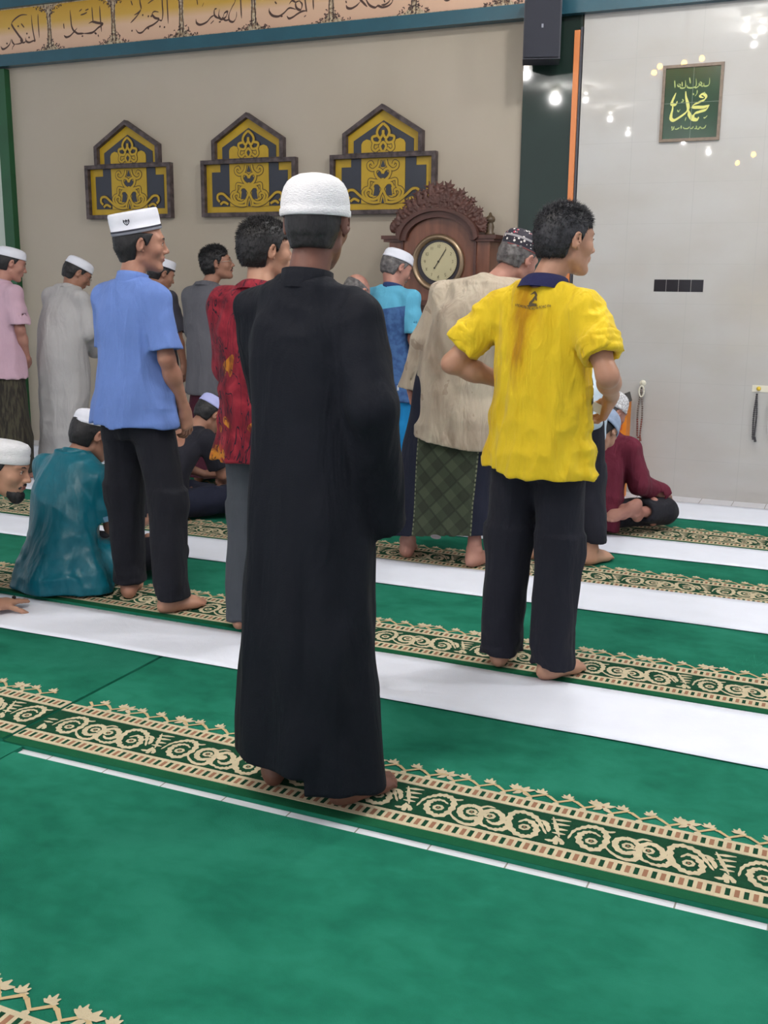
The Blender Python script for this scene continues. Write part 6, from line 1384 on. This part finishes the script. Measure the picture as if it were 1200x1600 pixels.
# ---------------------------------------------------------------- 11 seated man in teal
def p_teal():
    r = person((-3.19, 3.70), -2, 'man in a shiny teal shirt and white cap sitting cross-legged')
    J = seated(1.62, Hd=(.0, .185, .690), N=(-.035, .085, .60), W=(-.03, -.02, .27), C=(-.035, .03, .45), elR=(.165, .10, .275), wrR=(.15, .30, .24), knR=(.30, .37, .115), shR=(.120, .06, .52), shL=(-.185, .07, .545))
    make_body(J, M_SKM, r, head=(-24, 24, 0), hands=[(1, (-.3, .9, -.1), (-.3, 0, 1), dict(curl=20)), (-1, (.5, .8, 0), (0, 0, 1), dict(curl=20))], feet=[(-1, 0, FL(60, -60, 0)), (1, 0, FL(-60, 60, 0))], hf=.004)
    m = mat('shiny_teal_cloth', (6, 98, 116), .36, var=.15, vscale=4, bump=.15, bscale=200, wr=.7, wscale=3, spec=.35)
    s = J['s']
    def ex(F):
        F.cap(J['hiR']+V3(.02, 0, .0), J['hiR']*.58+J['knR']*.42+V3(0, 0, .004), .100, .090, .04); F.cap(J['hiL'], J['hiL']*.6+J['knL']*.4, .095, .085, .04)
    rings = [(.012, .235, .175, .01, -.06), (.10, .215, .168, .005, -.05), (.22, .178, .145, 0, -.02), (.34, .170, .132), (.45, .170, .122), (.53, .155, .102), (.585, .105, .08), (.62, .07, .062)]
    tunic(J, m, r, 'shirt', rings, sleeves(J, .80, .060, .070), [(.012, (5, 5, 4), True), (.008, (9, 9, 6), True), (.006, (14, 14, 18), True, down(.3, .2))], vfold(.010, 4, 1, .02, .5), h=.0065, hollow=0, extra=ex, cuts=[((0, 0, .006), (0, 0, -1))])
    for q in 'LR':
        a = J['sh'+q]+V3(0, 0, -.012); e = a*.20+J['el'+q]*.80; d = e-a; d /= np.linalg.norm(d); mb = MB(); mb.tube([e-d*.022, e+d*.002], .0725, 28)
        mb.f = mb.f[:-2]; mb.mi = mb.mi[:-2]; mb.build('cuff', mat('blue_grey_piping', (104, 146, 176), .7), r, True)
    collar_ring(J, m, r, r=.066, h=.042, z=.588, tilt=20, flare=.006, dy=0); 
    seat_legs(J, fabric('black_seated_trousers', (24, 25, 36)), r, r=(.080, .074, .06), seat=(.14, .10, .09))
    add_hair(J, M_HAIR, r, grow=.008, temple=.03, nape=-.066, below=.055, amp=.0012, strands=2500, slen=.010, rad=.0007); face_bits(J, r)
    cap_hat(J, M_CAPW, r, LOWCAP, tilt=(8, 0), off=(0, -.012, .050), sx=.086, sy=.104)
p_teal()

# ---------------------------------------------------------------- 12 leaning man at the left edge
def p_leaning():
    r = person((-3.57, 3.00), -62, 'bearded man in a white cap at the left edge, one hand on the white cloth')
    J = seated(1.66, P=(0, -.02, .20), W=(0, .09, .33), C=(0, .28, .48), N=(0, .425, .575), Hd=(.035, .535, .625), shL=(-.16, .35, .53), shR=(.16, .38, .53), elL=(-.165, .26, .27), wrL=(-.10, .255, .045), elR=(.22, .28, .34), wrR=(.14, .28, .20),
               hiL=(-.09, .02, .17), hiR=(.09, .02, .17), knL=(-.17, .28, .085), knR=(.17, .28, .085), anL=(-.13, -.14, .085), anR=(.13, -.14, .085))
    J['wrL'] = V3(.030, .445, .048); J['elL'] = V3(-.075, .335, .275); J['shL'] = V3(-.13, .34, .515)
    down_ = FL(0, 0, -170)
    make_body(J, M_SKL, r, head=(-8, 12, -4), hands=[(-1, (-.80, .55, -.10), (0, 0, -1), dict(curl=[4, 4, 5, 6], tcurl=5, thumb=40, spread=2)), (1, (0, .9, -.25), (0, 0, -1), dict(curl=15))], feet=[(-1, 0, down_), (1, 0, down_)], hf=.0038)
    m = fabric('light_khaki_shirt', (186, 178, 164), wr=.4)
    s = J['s']; F = Field((-.32, -.24, .04), (.34, .68, .74), .009); sd = (1, 0, 0)
    for a, b, ra, rb in ((J['P']+V3(0, -.03, -.05), J['W'], (.165, .13), (.160, .12)), (J['W'], J['C'], (.16, .12), (.165, .115)), (J['C'], J['N']-V3(0, .03, .02), (.16, .11), (.085, .075))): F.ecap(a, b, ra, rb, sd, .04)
    for q in 'LR': F.cap(J['sh'+q], J['N']+V3(0, -.03, -.01), .060, .055, .04)
    for q in 'LR': a = J['sh'+q]; add_sleeve(F, [a, a*.1+J['el'+q]*.9], (.060, .062))
    F.displace([(.008, (8, 8, 8), True)]); F.obj('shirt', m, r)
    seat_legs(J, fabric('dark_grey_trousers', (60, 60, 66)), r, h=.010)
    add_hair(J, M_HAIR, r, grow=.006, temple=.026, nape=-.06, below=.05, amp=.0012, strands=1800, slen=.008, rad=.0007); face_bits(J, r); beard(J, M_HAIR, r, True, True, .002)
    prf = [(1, -.002), (1.02, 0), (1.02, .026), (1.0, .03), (1.02, .045), (1.0, .062), (.9, .075), (.7, .082), (.4, .085), (.02, .086)]
    cap_hat(J, M_KNIT, r, prf, tilt=(4, 0), off=(0, -.012, .036), sx=.087, sy=.107)
    w_ = J['wrL']; f = V3(-.80, .55, -.10); f /= np.linalg.norm(f); t = np.cross(V3(0, 0, -1), f)
    k = w_+f*.105*s; mb = MB(); mb.sphere((k[0], k[1], k[2]+.013), .0085, 8); o = mb.build('ring_stone', mat('black_ring_stone', (26, 12, 14), .2), r, True)
p_leaning()

# ---------------------------------------------------------------- 13 seated man in black with lavender cap
def p_lavender():
    r = person((-3.62, 5.02), -10, 'man in a black T-shirt and lavender cap sitting cross-legged, bending forward')
    J = seated(1.62, W=(0, .0, .26), C=(.02, .10, .42), N=(.05, .22, .54), Hd=(.085, .33, .605), shL=(-.13, .19, .50), shR=(.20, .18, .48), elR=(.235, .26, .26), wrR=(.13, .40, .18), elL=(-.18, .26, .28), wrL=(-.06, .42, .20), knL=(-.31, .28, .11), knR=(.31, .28, .11))
    make_body(J, M_SKM, r, head=(-20, 42, 0), hands=[(1, (-.7, .6, -.2), (-.3, 0, 1), dict(curl=25)), (-1, (.7, .7, 0), (0, 0, 1), dict(curl=25))], feet=[(-1, 0, FL(60, -60, 0)), (1, 0, FL(-60, 60, 0))], hf=.0045)
    m = fabric('black_tshirt_cloth', (34, 34, 44), wr=.3)
    tunic(J, m, r, 'shirt', [(.03, .175, .14, 0, -.02), (.12, .172, .14), (.25, .165, .128), (.36, .165, .122), (.45, .152, .11), (.51, .10, .08), (.55, .06, .055)], sleeves(J, .75, .058, .064), [(.008, (8, 8, 6), True)], None, h=.009, hollow=0)
    seat_legs(J, fabric('navy_seated_trousers', (34, 38, 58)), r, h=.009)
    add_hair(J, M_HAIR, r, grow=.006, temple=.03, nape=-.06, below=.05, amp=.0015); face_bits(J, r)
    cap_hat(J, M_CAPLAV, r, LOWCAP, tilt=(4, 0), off=(0, -.014, .040), sx=.086, sy=.106)
p_lavender()

# ---------------------------------------------------------------- 14 seated man in maroon
def p_maroon():
    r = person((-1.30, 5.86), -14, 'man in a maroon long-sleeved shirt and white crocheted cap sitting before the tiled wall')
    J = seated(1.60, P=(0, -.02, .13), W=(0, -.01, .27), C=(.01, .03, .44), N=(.01, .09, .585), Hd=(.0, .15, .690), shL=(-.155, .06, .53), shR=(.175, .06, .505), elR=(.232, .09, .29), wrR=(.31, .26, .205), elL=(-.21, .10, .30), wrL=(-.20, .28, .19),
               knL=(-.27, .32, .11), knR=(.33, .25, .11), hiR=(.10, 0, .11), anR=(.215, -.11, .075), anL=(.16, .10, .07))
    # right foot lies on its instep behind him, sole turned to the camera; left foot tucked below it
    zt = V3(.25, .75, -.45); yt = V3(-.72, -.55, -.55); yt /= np.linalg.norm(yt); zt -= yt*(zt@yt); zt /= np.linalg.norm(zt); Rf = np.array([np.cross(yt, zt), yt, zt]).T
    zt2 = V3(-.1, .8, -.3); yt2 = V3(.5, -.15, .2); yt2 /= np.linalg.norm(yt2); zt2 -= yt2*(zt2@yt2); zt2 /= np.linalg.norm(zt2); Rg = np.array([np.cross(yt2, zt2), yt2, zt2]).T
    J['anR'] = V3(.255, -.03, .135)
    J['anL'] = V3(.13, .02, .085)
    make_body(J, M_SKR, r, head=(-24, 30, 0), hands=[(1, (-.1, .9, -.25), (0, 0, -1), dict(curl=[24, 28, 30, 34])), (-1, (.2, .9, -.3), (0, 0, -1), dict(curl=25))], feet=[(1, 0, Rf), (-1, 0, Rg)], hf=.0042)
    m = fabric('maroon_shirt_cloth', (104, 34, 54), wr=.8)
    tunic(J, m, r, 'shirt', [(.03, .178, .150, -.02, -.04), (.10, .178, .150, -.01, -.035), (.20, .172, .142, 0, -.01), (.32, .172, .130), (.42, .170, .12), (.49, .155, .105), (.545, .11, .085), (.59, .065, .06)], sleeves(J, long_=True, r0=.060, r1=.050),
          [(.010, (6, 6, 7), True), (.006, (11, 11, 11), True), (.007, (7, 7, 18), True, down(.3, .15))], None, h=.0075, hollow=0, cuts=[((0, 0, .006), (0, 0, -1))])
    collar_ring(J, mat('white_undershirt', (216, 214, 222), .8), r, r=.062, h=.016, z=.572, tilt=26, flare=.004)
    seat_legs(J, fabric('black_cotton_trousers', (34, 34, 42)), r, r=(.088, .074, .058), h=.0085, ends=(.72, .62))
    add_hair(J, M_HAIRGG, r, grow=.005, temple=.02, nape=-.05, below=.04, amp=.001); face_bits(J, r)
    mk = mat('crochet_cap_cloth', (214, 214, 218), .85, bump=.6, bscale=90); nb = NB(mk); w_ = nb.N.new('ShaderNodeTexVoronoi'); w_.feature = 'DISTANCE_TO_EDGE'; w_.inputs['Scale'].default_value = 46; nb.L.new(nb.tc.outputs['Object'], w_.inputs['Vector'])
    nb.base(nb.ramp(w_.outputs['Distance'], [(.03, (168, 166, 170)), (.14, (224, 224, 228))])); bp = nb.N.new('ShaderNodeBump'); bp.inputs['Strength'].default_value = .8; bp.inputs['Distance'].default_value = .006; nb.L.new(w_.outputs['Distance'], bp.inputs['Height']); nb.L.new(bp.outputs[0], nb.b.inputs['Normal'])
    cap_hat(J, mk, r, DOME, tilt=(4, 0), off=(0, -.016, .022), sx=.088, sy=.107)
p_maroon()
